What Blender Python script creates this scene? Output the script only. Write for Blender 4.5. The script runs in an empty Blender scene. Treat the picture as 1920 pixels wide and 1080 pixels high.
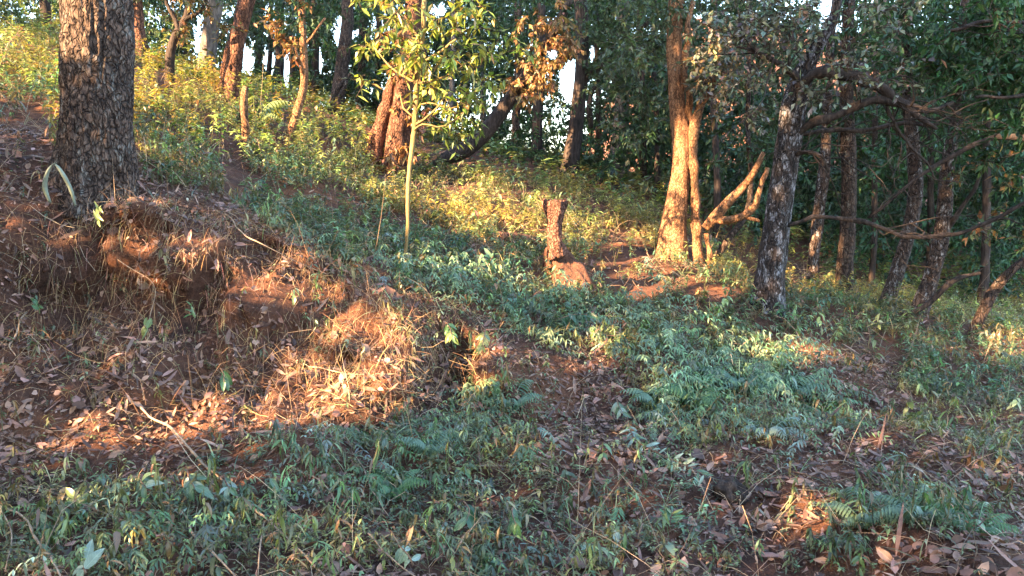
import bpy, math, random
import numpy as np
random.seed(7)
rng = np.random.default_rng(7)
R = math.radians
scene = bpy.context.scene
COL = scene.collection

# ------------------------------------------------------------------ camera, sky, sun, exposure
CAM_H, PITCH, FPX = 1.5, R(8.0), 1450.0            # FPX: focal length in pixels of a 1920 wide frame
cam = bpy.data.cameras.new('camera')
cam.sensor_width = 36.0
cam.lens = 36.0 * FPX / 1920.0
cam.clip_start, cam.clip_end = 0.05, 2000.0
camo = bpy.data.objects.new('camera', cam); COL.objects.link(camo)
camo.location = (0, 0, CAM_H); camo.rotation_euler = (R(90) - PITCH, 0, 0)
scene.camera = camo

SUN_EL = R(21.0)
SH = np.array([-0.77, -0.638]); SH /= np.linalg.norm(SH)       # horizontal direction towards the sun
SUN = np.array([SH[0]*math.cos(SUN_EL), SH[1]*math.cos(SUN_EL), math.sin(SUN_EL)])
world = bpy.data.worlds.new('World'); scene.world = world; world.use_nodes = True
wn = world.node_tree.nodes; wl = world.node_tree.links
bg = wn['Background']
sky = wn.new('ShaderNodeTexSky'); sky.sky_type = 'NISHITA'; sky.sun_disc = False
sky.sun_elevation = SUN_EL; sky.sun_rotation = math.atan2(SH[0], SH[1])
sky.air_density = 1.0; sky.dust_density = 1.2
wl.new(sky.outputs[0], bg.inputs[0]); bg.inputs[1].default_value = 0.13
sl = bpy.data.lights.new('sun', 'SUN'); sl.energy = 5.0; sl.angle = R(0.5); sl.color = (1.0, 0.66, 0.36)
so = bpy.data.objects.new('sun', sl); COL.objects.link(so); so.location = (-12, -10, 9)
from mathutils import Vector
so.rotation_euler = Vector(SUN).to_track_quat('Z', 'Y').to_euler()
vs = scene.view_settings
vs.view_transform = 'Standard'; vs.look = 'None'; vs.gamma = 1.0; vs.use_curve_mapping = False
vs.exposure = 3.55
scene.cycles.max_bounces = 5; scene.cycles.diffuse_bounces = 3; scene.cycles.glossy_bounces = 2
scene.cycles.transmission_bounces = 3; scene.cycles.use_denoising = True

# ------------------------------------------------------------------ helpers
def pix(px, py, Y):
    """world point seen at photo position (px, py), Y metres ahead"""
    u = (np.asarray(px, float) - 960) / FPX; v = (540 - np.asarray(py, float)) / FPX
    dy = math.cos(PITCH) + v*math.sin(PITCH); dz = -math.sin(PITCH) + v*math.cos(PITCH)
    t = np.asarray(Y, float) / dy
    return np.stack([u*t, dy*t, CAM_H + dz*t], -1)
def proj(P):
    P = np.asarray(P); y = P[..., 1]; z = P[..., 2] - CAM_H
    f = y*math.cos(PITCH) - z*math.sin(PITCH); up = y*math.sin(PITCH) + z*math.cos(PITCH)
    f = np.where(f < 0.05, np.nan, f)
    return 960 + FPX*P[..., 0]/f, 540 - FPX*up/f
def _h(ix, iy, iz, s):
    n = (ix.astype(np.int64)*374761393 + iy.astype(np.int64)*668265263 + iz.astype(np.int64)*2147483647 + s*974634777) & 0xffffffff
    n = ((n ^ (n >> 13))*1274126177) & 0xffffffff
    n = ((n ^ (n >> 16))*2246822519) & 0xffffffff
    return ((n ^ (n >> 15)) & 0xffff) / 65535.0
def vn(x, y, z=0.0, s=0):
    x, y, z = np.broadcast_arrays(np.asarray(x, float), np.asarray(y, float), np.asarray(z, float))
    ix, iy, iz = np.floor(x), np.floor(y), np.floor(z)
    fx, fy, fz = x-ix, y-iy, z-iz
    fx, fy, fz = [f*f*(3-2*f) for f in (fx, fy, fz)]
    o = 0
    for a in (0, 1):
        for b in (0, 1):
            for c in (0, 1):
                o = o + _h(ix+a, iy+b, iz+c, s)*(fx if a else 1-fx)*(fy if b else 1-fy)*(fz if c else 1-fz)
    return o*2 - 1
def fbm(x, y, z=0.0, s=0, o=3):
    r, a = 0, 1.0
    for k in range(o):
        r = r + a*vn(x*2**k, y*2**k, np.asarray(z)*2**k, s+k); a *= 0.5
    return r
def norm(v):
    return v / np.maximum(np.linalg.norm(v, axis=-1, keepdims=True), 1e-9)
def sstep(a, b, x):
    t = np.clip((x-a)/(b-a), 0, 1); return t*t*(3-2*t)

def mesh(name, V, faces, col=None, smooth=True):
    me = bpy.data.meshes.new(name)
    V = np.ascontiguousarray(V, np.float32)
    me.vertices.add(len(V)); me.vertices.foreach_set('co', V.ravel())
    faces = [np.asarray(f, np.int32) for f in faces if len(f)]
    idx = np.concatenate([f.ravel() for f in faces])
    cnt = np.concatenate([np.full(len(f), f.shape[1], np.int32) for f in faces])
    me.loops.add(len(idx)); me.loops.foreach_set('vertex_index', idx)
    me.polygons.add(len(cnt))
    st = np.zeros(len(cnt), np.int32); st[1:] = np.cumsum(cnt)[:-1]
    me.polygons.foreach_set('loop_start', st); me.polygons.foreach_set('loop_total', cnt)
    me.polygons.foreach_set('use_smooth', np.full(len(cnt), smooth))
    if col is not None:
        a = me.color_attributes.new('col', 'FLOAT_COLOR', 'POINT')
        c = np.ones((len(V), 4), np.float32); c[:, :3] = col
        a.data.foreach_set('color', c.ravel())
    me.update(calc_edges=True)
    return me
def obj(name, me, mat=None, parent=None, loc=None):
    o = bpy.data.objects.new(name, me); COL.objects.link(o)
    if mat is not None and me is not None and not me.materials: me.materials.append(mat)
    if parent is not None: o.parent = parent
    if loc is not None: o.location = [float(c) for c in loc]
    return o
def tag(o, label=None, cat=None, group=None, kind=None):
    if label: o['label'] = label
    if cat: o['category'] = cat
    if group: o['group'] = group
    if kind: o['kind'] = kind
    return o
def thing(name, label, cat, loc, group=None):
    return tag(obj(name, None, loc=loc), label, cat, group)
class Bag:                                    # collects pieces of ONE part
    def __init__(s): s.V, s.F, s.C, s.n = [], {}, [], 0
    def add(s, V, F, C=None):
        V = np.asarray(V, float).reshape(-1, 3)
        for f in F:
            f = np.asarray(f)
            if len(f): s.F.setdefault(f.shape[1], []).append(f + s.n)
        s.V.append(V)
        if C is not None: s.C.append(np.broadcast_to(C, V.shape))
        s.n += len(V)
    def mesh(s, name, off=(0, 0, 0), smooth=True):
        V = np.concatenate(s.V) - np.asarray(off, float)
        return mesh(name, V, [np.concatenate(f) for f in s.F.values()], np.concatenate(s.C) if s.C else None, smooth)

# ------------------------------------------------------------------ materials
def newmat(name):
    m = bpy.data.materials.new(name); m.use_nodes = True
    nt = m.node_tree; b = nt.nodes['Principled BSDF']
    return m, nt, b
def noise_node(nt, scale, detail=4, rough=0.6, vec=None, dim='3D'):
    n = nt.nodes.new('ShaderNodeTexNoise'); n.inputs['Scale'].default_value = scale
    n.inputs['Detail'].default_value = detail; n.inputs['Roughness'].default_value = rough
    if vec is not None: nt.links.new(vec, n.inputs['Vector'])
    return n.outputs['Fac']
def ramp(nt, fac, stops):
    r = nt.nodes.new('ShaderNodeValToRGB'); nt.links.new(fac, r.inputs[0])
    e = r.color_ramp.elements
    while len(e) < len(stops): e.new(0.5)
    for k, (p, c) in enumerate(stops): e[k].position = p; e[k].color = (*c, 1)
    return r.outputs[0]
def mixc(nt, fac, a, b, mode='MIX'):
    m = nt.nodes.new('ShaderNodeMix'); m.data_type = 'RGBA'; m.blend_type = mode
    for sock, v in ((m.inputs[0], fac), (m.inputs[6], a), (m.inputs[7], b)):
        if isinstance(v, bpy.types.NodeSocket): nt.links.new(v, sock)
        elif isinstance(v, (int, float)): sock.default_value = v
        else: sock.default_value = (*v, 1)
    return m.outputs[2]
def bump(nt, b, h, strength, dist):
    n = nt.nodes.new('ShaderNodeBump'); n.inputs['Strength'].default_value = strength; n.inputs['Distance'].default_value = dist
    nt.links.new(h, n.inputs['Height']); nt.links.new(n.outputs[0], b.inputs['Normal'])
def mat_leaf(name, color=None, trans=0.35, rough=0.42, spec=0.5, vary=0.35):
    m, nt, b = newmat(name)
    if color is None:
        a = nt.nodes.new('ShaderNodeAttribute'); a.attribute_name = 'col'; c = a.outputs['Color']
    else:
        rgb = nt.nodes.new('ShaderNodeRGB'); rgb.outputs[0].default_value = (*color, 1); c = rgb.outputs[0]
        tco = nt.nodes.new('ShaderNodeTexCoord'); sp = nt.nodes.new('ShaderNodeSeparateXYZ'); nt.links.new(tco.outputs['Object'], sp.inputs[0])
        def mth(op, a, b=None):
            n_ = nt.nodes.new('ShaderNodeMath'); n_.operation = op
            for i_, v_ in enumerate((a, b)):
                if v_ is None: continue
                if isinstance(v_, (int, float)): n_.inputs[i_].default_value = v_
                else: nt.links.new(v_, n_.inputs[i_])
            return n_.outputs[0]
        ax = mth('ABSOLUTE', sp.outputs[0]); mid = mth('LESS_THAN', ax, .013)
        vein = mth('LESS_THAN', mth('FRACT', mth('MULTIPLY', mth('SUBTRACT', sp.outputs[1], mth('MULTIPLY', ax, .9)), 9.0)), .13)
        c = mixc(nt, mth('MULTIPLY', mth('MAXIMUM', mid, mth('MULTIPLY', vein, .5)), .45), c, tuple(min(.6, v_*1.7+.05) for v_ in color))
        rot = ramp(nt, noise_node(nt, 5.0, 5, .7, tco.outputs['Object']), [(.66, (0, 0, 0)), (.72, (.8, .8, .8))]); c = mixc(nt, rot, c, (.13, .085, .05))
    geo = nt.nodes.new('ShaderNodeNewGeometry')
    n = noise_node(nt, 22.0, 3, 0.6, geo.outputs['Position'])
    c = mixc(nt, vary, c, ramp(nt, n, [(0.3, (0.35, 0.35, 0.35)), (0.7, (1.35, 1.3, 1.2))]), 'MULTIPLY')
    nt.links.new(c, b.inputs['Base Color']); b.inputs['Roughness'].default_value = rough
    b.inputs['Specular IOR Level'].default_value = spec
    if trans > 0:
        t = nt.nodes.new('ShaderNodeBsdfTranslucent'); nt.links.new(mixc(nt, 1.0, c, (1.25, 1.2, 0.6), 'MULTIPLY'), t.inputs[0])
        mx = nt.nodes.new('ShaderNodeMixShader'); mx.inputs[0].default_value = trans
        nt.links.new(b.outputs[0], mx.inputs[1]); nt.links.new(t.outputs[0], mx.inputs[2])
        nt.links.new(mx.outputs[0], nt.nodes['Material Output'].inputs[0])
    return m
def mat_bark(name, dark, mid, light, lichen=None, lich_amt=0.0, scale=1.0, lich_col=(0.5, 0.5, 0.47), strength=0.8, crack=0.0, zs=0.22):
    m, nt, b = newmat(name)
    tc = nt.nodes.new('ShaderNodeNewGeometry')
    mp = nt.nodes.new('ShaderNodeMapping'); nt.links.new(tc.outputs['Position'], mp.inputs[0])
    mp.inputs['Scale'].default_value = (scale*1.0, scale*1.0, scale*zs)
    f = noise_node(nt, 26, 6, 0.7, mp.outputs[0])
    big = noise_node(nt, 3.0, 3, 0.6, tc.outputs['Position'])
    c = ramp(nt, f, [(0.32, dark), (0.5, mid), (0.72, light)])
    c = mixc(nt, 0.7, c, ramp(nt, big, [(0.3, (0.55, 0.5, 0.45)), (0.7, (1.3, 1.15, 1.05))]), 'MULTIPLY')
    if lich_amt > 0:
        mp2 = nt.nodes.new('ShaderNodeMapping'); nt.links.new(tc.outputs['Position'], mp2.inputs[0]); mp2.inputs['Scale'].default_value = (1, 1, .45)
        l = noise_node(nt, 16.0, 8, 0.8, mp2.outputs[0])
        msk = ramp(nt, l, [(0.60 - lich_amt*0.25, (0, 0, 0)), (0.66 - lich_amt*0.25, (1, 1, 1))])
        c = mixc(nt, msk, c, lich_col)
    if crack:
        wv = nt.nodes.new('ShaderNodeTexNoise'); wv.inputs['Scale'].default_value = 9.0; nt.links.new(tc.outputs['Position'], wv.inputs['Vector'])
        ad = nt.nodes.new('ShaderNodeVectorMath'); ad.operation = 'MULTIPLY_ADD'; nt.links.new(wv.outputs['Color'], ad.inputs[0]); ad.inputs[1].default_value = (.12, .12, .12); nt.links.new(tc.outputs['Position'], ad.inputs[2])
        m3 = nt.nodes.new('ShaderNodeMapping'); nt.links.new(ad.outputs[0], m3.inputs[0]); m3.inputs['Scale'].default_value = (1, 1, .38)
        vo = nt.nodes.new('ShaderNodeTexVoronoi'); vo.feature = 'DISTANCE_TO_EDGE'; vo.inputs['Scale'].default_value = 20*crack; nt.links.new(m3.outputs[0], vo.inputs['Vector'])
        cr = ramp(nt, vo.outputs['Distance'], [(0.0, (0.12, 0.11, 0.1)), (0.16, (1.1, 1.1, 1.1))]); c = mixc(nt, 0.7, c, cr, 'MULTIPLY')
        hm = nt.nodes.new('ShaderNodeMath'); hm.operation = 'MULTIPLY_ADD'; nt.links.new(cr, hm.inputs[0]); hm.inputs[1].default_value = 0.8; nt.links.new(f, hm.inputs[2]); f = hm.outputs[0]
    nt.links.new(c, b.inputs['Base Color']); b.inputs['Roughness'].default_value = 0.9
    b.inputs['Specular IOR Level'].default_value = 0.25
    bump(nt, b, f, strength, 0.03)
    return m
def mat_soil(name='soil', k=1.0):
    m, nt, b = newmat(name)
    g = nt.nodes.new('ShaderNodeNewGeometry'); p = g.outputs['Position']
    n1 = noise_node(nt, 1.6, 5, 0.65, p); n2 = noise_node(nt, 18, 6, 0.7, p); n3 = noise_node(nt, 70, 4, 0.7, p)
    c = ramp(nt, n1, [(0.3, (0.075*k, 0.048*k, 0.04*k)), (0.52, (0.155*k, 0.075*k, 0.05*k)), (0.7, (0.28*k, 0.12*k, 0.06*k))])
    c = mixc(nt, 0.8, c, ramp(nt, n2, [(0.3, (0.35, 0.33, 0.32)), (0.65, (1.2, 1.15, 1.1))]), 'MULTIPLY')
    c = mixc(nt, ramp(nt, n3, [(0.62, (0, 0, 0)), (0.7, (0.7, 0.7, 0.7))]), c, (0.24, 0.16, 0.1))
    nt.links.new(c, b.inputs['Base Color']); b.inputs['Roughness'].default_value = 0.95
    b.inputs['Specular IOR Level'].default_value = 0.15
    a = nt.nodes.new('ShaderNodeMath'); a.operation = 'ADD'; nt.links.new(n2, a.inputs[0]); nt.links.new(n3, a.inputs[1])
    bump(nt, b, a.outputs[0], 1.0, 0.04)
    return m
M = {
 'soil': mat_soil(), 'earth': mat_soil('sunlit_soil', 1.25),  # second one is the soil lightened to look sunlit, for the root mound
 'leaf': mat_leaf('fresh_leaf', spec=0.6, rough=0.4),
 'leaf_matt': mat_leaf('tree_leaf', trans=0.3, rough=0.5, spec=0.4),
 'dry': mat_leaf('dry_leaf', trans=0.15, rough=0.6, spec=0.35, vary=0.55),
 'straw': mat_leaf('dry_straw', trans=0.0, rough=0.7, spec=0.2),
 'bark_big': mat_bark('furrowed_bark', (0.02, 0.014, 0.012), (0.105, 0.074, 0.06), (0.25, 0.19, 0.155), lich_amt=0.2, lich_col=(0.23, 0.21, 0.185), strength=1.0, scale=1.2, zs=.45, crack=1.5),
 'bark_brown': mat_bark('brown_bark', (0.025, 0.018, 0.016), (0.075, 0.052, 0.042), (0.16, 0.115, 0.09), crack=1.2, lich_amt=.12, lich_col=(.22, .2, .17)),
 'bark_red': mat_bark('red_bark', (0.045, 0.022, 0.015), (0.15, 0.072, 0.046), (0.28, 0.15, 0.095), crack=1.2),
 'bark_dark': mat_bark('dark_bark', (0.012, 0.01, 0.009), (0.04, 0.03, 0.026), (0.1, 0.08, 0.07)),
 'bark_lichen': mat_bark('lichen_bark', (0.012, 0.01, 0.01), (0.045, 0.036, 0.034), (0.11, 0.09, 0.085), lich_amt=0.34, lich_col=(0.27, 0.26, 0.275), crack=1.3),
 'bark_speckle': mat_bark('speckled_bark', (0.02, 0.015, 0.013), (0.08, 0.055, 0.045), (0.16, 0.12, 0.1), lich_amt=0.27, lich_col=(0.3, 0.275, 0.265), crack=1.4),
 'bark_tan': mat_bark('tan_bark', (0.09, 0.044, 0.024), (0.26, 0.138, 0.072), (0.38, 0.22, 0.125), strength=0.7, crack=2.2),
 'bark_grey': mat_bark('grey_bark', (0.05, 0.045, 0.042), (0.13, 0.115, 0.105), (0.24, 0.215, 0.2)),
 'bark_sapling': mat_bark('sapling_bark', (0.1, 0.075, 0.035), (0.21, 0.16, 0.07), (0.32, 0.255, 0.12), strength=0.4),
 'twig_pale': mat_bark('pale_stick', (0.17, 0.12, 0.085), (0.32, 0.24, 0.17), (0.48, 0.38, 0.28), strength=0.3),
 'twig_brown': mat_bark('brown_stick', (0.08, 0.05, 0.035), (0.17, 0.11, 0.075), (0.28, 0.19, 0.13), strength=0.3),
 'cutwood': mat_bark('cut_wood', (0.08, 0.036, 0.026), (0.22, 0.11, 0.08), (0.34, 0.19, 0.145), strength=0.9, crack=2.6, zs=.3),
 'strap': mat_leaf('strap_leaf', (0.2, 0.24, 0.19), trans=0.1, rough=0.5),
 'stem_green': mat_leaf('green_stem', (0.1, 0.13, 0.05), trans=0.0),
}
for k, c in {'teal': (0.105, 0.18, 0.11), 'pale': (0.24, 0.33, 0.28), 'green': (0.075, 0.165, 0.06), 'lime': (0.14, 0.19, 0.06),
             'deep': (0.035, 0.1, 0.055), 'yellow': (0.24, 0.24, 0.08)}.items():
    M['leaf_'+k] = mat_leaf('leaf_'+k, c, trans=0.3, rough=0.38, spec=0.6)
for k, c in {'a': (0.3, 0.15, 0.09), 'b': (0.2, 0.095, 0.06), 'c': (0.36, 0.22, 0.16), 'd': (0.13, 0.07, 0.05)}.items():
    M['dead_'+k] = mat_leaf('dead_leaf_'+k, c, trans=0.12, rough=0.55, spec=0.4, vary=0.5)

# ------------------------------------------------------------------ terrain
CP = [(0,1080,2.7),(480,1080,2.75),(960,1080,2.8),(1440,1080,2.8),(1780,1060,2.7),(1920,1080,2.75),
 (0,950,3.3),(500,950,3.4),(960,950,3.4),(1400,950,3.4),(1900,950,3.5),
 (100,850,3.85),(400,850,3.95),(700,830,4.1),(1000,850,4.1),(1300,850,4.2),(1600,850,4.25),(1900,850,4.5),
 (100,760,4.15),(400,760,4.3),(700,770,4.6),(900,770,4.75),(1200,760,5.0),(1500,750,5.2),(1900,760,5.8),
 (0,640,4.45),(110,640,4.55),(400,650,4.7),(700,650,5.0),(850,650,5.3),(1050,660,5.7),(1300,650,6.3),(1600,650,6.9),(1850,650,8.0),
 (110,530,5.0),(400,540,5.0),(650,560,5.3),(800,560,5.6),(1060,550,7.2),(1440,575,7.4),(1580,570,9.5),(1660,590,8.7),(1730,598,8.4),(1880,615,9.5),
 (110,430,5.25),(400,450,5.3),(600,480,5.8),(760,500,6.3),(900,480,7.6),(960,440,9.4),(1270,490,9.5),(1150,430,10.8),
 (200,350,5.7),(0,270,6.0),(450,380,6.4),(600,400,7.6),(730,330,12),(1000,350,12.5),(1070,330,15),(1200,400,13),
 (40,180,8.0),(40,90,11),(330,220,9),(440,185,12),(620,210,17),(300,130,14.5),(800,262,18),(1000,300,18),(1400,430,15),(1700,545,13)]
Pc = np.array([pix(*c) for c in CP])
AN = [(-10,32,4.0),(0,32,2.9),(10,30,0.6),(22,22,-1.5),(-15,12,3.6),(-11,3,2.0),(0,-6,0.0),(6,-5,-0.2),(-6,-5,0.5),(-6,1.5,0.9),
      (-5,3.2,0.7),(7,3,-0.15),(11,8,-0.6),(0,0.5,0.0),(3,0.5,0.0),(-3,0.5,0.05),(-16,-6,1.2),(14,-4,-0.6),(-9,20,4.2)]
Pc = np.vstack([Pc, np.array(AN, float)])
def _U(r2): return 0.5*r2*np.log(r2 + 1e-9)
_n = len(Pc)
_K = _U(((Pc[:, None, :2]-Pc[None, :, :2])**2).sum(-1)) + 0.02*np.eye(_n)
_A = np.zeros((_n+3, _n+3)); _A[:_n, :_n] = _K; _A[:_n, _n] = 1; _A[:_n, _n+1:] = Pc[:, :2]; _A[_n:, :_n] = _A[:_n, _n:].T
_w = np.linalg.solve(_A, np.r_[Pc[:, 2], 0, 0, 0])
def bank(x, y): return np.exp(-(((y-4.9-0.25*np.maximum(x+1, 0))/0.8)**2)) * (1-sstep(-0.8, 1.2, x))
def Hraw(x, y):
    x = np.asarray(x, float); y = np.asarray(y, float); sh = x.shape
    x, y = x.ravel(), y.ravel(); out = np.empty_like(x)
    for i in range(0, len(x), 40000):
        a, b = x[i:i+40000], y[i:i+40000]
        r2 = (a[:, None]-Pc[None, :, 0])**2 + (b[:, None]-Pc[None, :, 1])**2
        z = _U(r2) @ _w[:_n] + _w[_n] + _w[_n+1]*a + _w[_n+2]*b
        far = np.clip(2.2 - 0.12*a, -5, 5) + np.clip(0.4*(b-30), 0, 15)*sstep(6, 16, a)
        k = sstep(20, 38, np.hypot(a, b-6))
        z = np.where(k > 0.999, 0, z)*(1-k) + far*k
        z = z + 0.07*fbm(a*0.9, b*0.9, 0, 3, 2) + 0.03*fbm(a*3.5, b*3.5, 0, 9, 3)*(np.hypot(a, b) < 16)
        bk = bank(a, b)
        z = z + bk*(0.17*fbm(a*2.6, b*2.6, 0, 21, 4) + 0.03*fbm(a*11, b*11, 0, 33, 2))
        out[i:i+40000] = z
    # hollows scooped out of the bank, heaps of litter
    for hx, hy, hr, hd in HOLLOWS: out += hd*np.exp(-((x-hx)**2+(y-hy)**2)/(hr*hr))
    return out.reshape(sh)
def _at(px, py, Y, r, d): p = pix(px, py, Y); return (p[0], p[1], r, d)
HOLLOWS = [_at(120, 600, 4.85, 0.28, -0.32), _at(250, 620, 4.85, 0.16, -0.2), _at(570, 640, 5.0, 0.2, -0.26), _at(875, 650, 5.35, 0.12, -0.13), _at(700, 620, 5.15, .13, -.16), _at(480, 620, 4.9, .14, -.16), _at(60, 690, 4.45, .2, .06), _at(300, 470, 5.3, .18, .1), _at(560, 500, 5.45, .16, .08),
           _at(340, 560, 4.95, 0.16, -0.22), _at(1770, 1040, 2.85, 0.3, 0.10), _at(1560, 690, 5.9, 0.35, 0.10), _at(1750, 870, 4.1, 0.5, 0.07),
           _at(980, 660, 5.6, 0.16, 0.08), _at(1030, 700, 5.3, 0.3, 0.08), _at(900, 900, 3.7, 0.14, -0.06), _at(1100, 480, 7.6, .25, -.12), _at(450, 470, 5.35, .25, .07), _at(650, 540, 5.3, .22, .07)]
def bank_warp(x, y, z): return -bank(x, y)*(0.30*fbm(x*2.3, z*3.0, 0, 51, 4))
GX0, GY0, GS = -17.0, -9.0, 0.05
_gx = np.arange(GX0, 17.0, GS); _gy = np.arange(GY0, 34.0, GS)
GRID = Hraw(*np.meshgrid(_gx, _gy, indexing='ij'))
def H(x, y):
    fx = np.clip((np.asarray(x)-GX0)/GS, 0, len(_gx)-1.001); fy = np.clip((np.asarray(y)-GY0)/GS, 0, len(_gy)-1.001)
    i, j = fx.astype(int), fy.astype(int); a, b = fx-i, fy-j
    return GRID[i, j]*(1-a)*(1-b) + GRID[i+1, j]*a*(1-b) + GRID[i, j+1]*(1-a)*b + GRID[i+1, j+1]*a*b
def Hn(x, y, e=0.12):
    return norm(np.stack([H(x-e, y)-H(x+e, y), H(x, y-e)-H(x, y+e), np.full(np.shape(x), 2*e)], -1))
def ground_at(px, py):
    """the ground point seen at photo position (px, py)"""
    Y = np.arange(2.2, 30, 0.01); P = pix(px, py, Y)
    k = np.argmax(P[:, 2] < H(P[:, 0], P[:, 1])); p = P[k].copy(); p[1] += bank_warp(p[0], p[1], p[2]); return p
def lines(a, b, step, lo, hi):
    c = list(np.arange(a, b, step)); s = step; v = b
    while v < hi: c.append(v); s *= 1.09; v += s
    s = step; v = a - step
    while v > lo: c.insert(0, v); s *= 1.09; v -= s
    return np.array([lo-1] + c + [hi+1])
gx = lines(-5, 6.5, 0.045, -90, 90); gy = lines(2.3, 9.5, 0.045, -60, 110)
XX, YY = np.meshgrid(gx, gy, indexing='ij')
ZZ = Hraw(XX, YY); YW = YY + bank_warp(XX, YY, ZZ)
ni, nj = XX.shape
I = np.arange(ni*nj).reshape(ni, nj)
F = np.stack([I[:-1, :-1], I[1:, :-1], I[1:, 1:], I[:-1, 1:]], -1).reshape(-1, 4)
ground = tag(obj('ground', mesh('ground', np.stack([XX, YW, ZZ], -1).reshape(-1, 3), [F]), M['soil']), 'reddish brown forest floor rising to a bank at the left', 'ground', kind='structure')

# ------------------------------------------------------------------ regions of the place (where plants grow, where sun gets through)
def blobs(px, py, L, warp=26, s=5):
    wx = px + warp*fbm(px/60, py/60, 0, s, 2); wy = py + warp*fbm(px/60, py/60, 7.7, s+1, 2)
    o = np.zeros(np.shape(px))
    for cx, cy, rx, ry, rot, v in L:
        c, sn = math.cos(R(rot)), math.sin(R(rot)); dx, dy = wx-cx, wy-cy
        q = ((dx*c+dy*sn)/rx)**2 + ((-dx*sn+dy*c)/ry)**2
        o = np.maximum(o, v*(1-sstep(0.75, 1.2, q)))
    return o
GREEN = [(300,1020,430,110,0,.85),(760,930,340,130,0,1),(1000,1040,320,80,0,.85),(560,870,170,45,0,.75),(950,770,90,90,0,.85),(1330,720,230,110,15,1),
 (1250,800,130,70,20,1),(1480,800,180,35,15,.85),(1640,980,200,75,0,.9),(1500,1050,180,60,0,.7),(1100,590,280,60,5,1),(900,520,130,80,0,1),
 (680,430,230,90,12,1),(500,380,100,45,20,.6),(1300,600,220,60,10,1),(1620,640,350,60,12,.85),(1750,770,240,90,15,.75),(1200,970,130,70,0,.55),
 (500,240,310,140,0,1),(80,150,130,80,0,1),(800,350,250,75,10,1),(1100,420,220,90,15,.95),(1300,530,250,55,10,1),(830,620,85,60,0,.85),(625,600,100,75,0,.65),(740,600,90,50,0,.6),
 (330,560,50,50,0,.3),(410,700,35,45,0,.5),(1250,900,200,30,10,.4),(1850,950,90,80,0,.35),(1160,500,130,50,5,.9),(1700,600,300,60,0,.8),(150,930,200,60,0,.6)]
LIT = [(430,215,250,115,0,1),(600,285,200,65,10,1),(70,140,130,75,0,1),(870,365,210,40,10,1),(1000,455,130,70,15,1),(1160,465,110,60,10,1),(1270,505,100,42,8,1),
 (1350,525,50,22,0,1),(1490,545,45,38,0,1),(440,455,125,36,22,1),(520,520,110,44,25,1),(620,590,95,70,10,1),(765,545,60,24,10,1),(840,640,95,48,0,1),(720,728,230,42,-4,1),
 (340,790,200,38,-8,1),(110,840,120,22,-6,1),(560,655,60,40,0,1),(270,690,50,26,0,1),(1030,655,46,28,0,1),(1150,640,50,30,0,1),(1480,665,62,28,0,1),
 (1490,955,28,40,0,1),(1880,655,40,34,0,1),(80,425,60,28,0,1),(240,455,50,26,0,1)]
SKYGAP = [(462,105,12,32,0,1),(372,60,9,45,0,1),(505,112,16,26,0,1),(542,130,12,24,0,1),(1066,145,22,46,0,1),(1108,95,14,22,0,1),(1548,22,18,24,0,1),(1600,28,18,10,0,1),
          (640,60,14,40,0,.8),(820,20,14,16,0,.8),(600,110,10,30,0,.8),(270,60,10,18,0,.7),(1030,95,14,12,0,.9)]

# ------------------------------------------------------------------ leaf and tube geometry
def leaf_geo(P, D, N, L, W, droop=0.2, fold=0.25, hi=False):
    """P base, D direction, N upper side, L length, W width (arrays). returns V (n,k,3), faces"""
    n = len(P); D = norm(D); S = norm(np.cross(D, N)); N = np.cross(S, D)
    L = np.broadcast_to(L, n)[:, None]; W = np.broadcast_to(W, n)[:, None]
    dr = np.broadcast_to(droop, n)[:, None]; fo = np.broadcast_to(fold, n)[:, None]
    def at(s, a):
        return P + D*L*s*(1-0.25*dr*s) - N*(dr*L*s*s) + S*(W*0.5*a) + N*(fo*W*0.5*abs(a))
    if hi:
        T = [at(0, 0), at(.28, -.85), at(.28, 0), at(.28, .85), at(.65, -.8), at(.65, 0), at(.65, .8), at(1, 0)]
        f3 = np.array([[0, 2, 1], [0, 3, 2], [4, 5, 7], [5, 6, 7]]); f4 = np.array([[1, 2, 5, 4], [2, 3, 6, 5]])
    else:
        dr = dr*0.35
        T = [at(0, 0), at(.42, -1), at(1, 0), at(.42, 1)]
        f3 = np.array([[0, 2, 1], [0, 3, 2]]); f4 = None
    V = np.stack(T, 1); k = V.shape[1]; off = (np.arange(n)*k)[:, None, None]
    return V, [(f3[None]+off).reshape(-1, 3)] + ([(f4[None]+off).reshape(-1, 4)] if f4 is not None else [])
def leaf_bag(bag, P, D, N, L, W, C, **kw):
    V, F = leaf_geo(P, D, N, L, W, **kw)
    bag.add(V, F, np.repeat(C, V.shape[1], 0))
def strands(bag, A, B, r, C=None, sag=0.0, segs=1):
    """thin three-sided stalks from A to B (n,3)"""
    n = len(A); d = norm(B-A); s = norm(np.cross(d, np.array([0.31, 0.2, 0.93]))); t = np.cross(d, s)
    r = np.broadcast_to(r, n)[:, None]; rows = []
    for k in range(segs+1):
        f = k/segs; c = A + (B-A)*f + np.array([0, 0, 1.0])*(np.broadcast_to(sag, n)[:, None]*4*f*(1-f))
        for a in range(3): rows.append(c + (s*math.cos(a*2.094)+t*math.sin(a*2.094))*r*(1-0.5*f))
    V = np.stack(rows, 1); k = V.shape[1]
    f = np.array([[q*3+a, q*3+(a+1) % 3, q*3+3+(a+1) % 3, q*3+3+a] for q in range(segs) for a in range(3)])
    bag.add(V, [(f[None]+(np.arange(n)*k)[:, None, None]).reshape(-1, 4)], None if C is None else np.repeat(np.broadcast_to(C, (n, 3)), k, 0))
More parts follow.
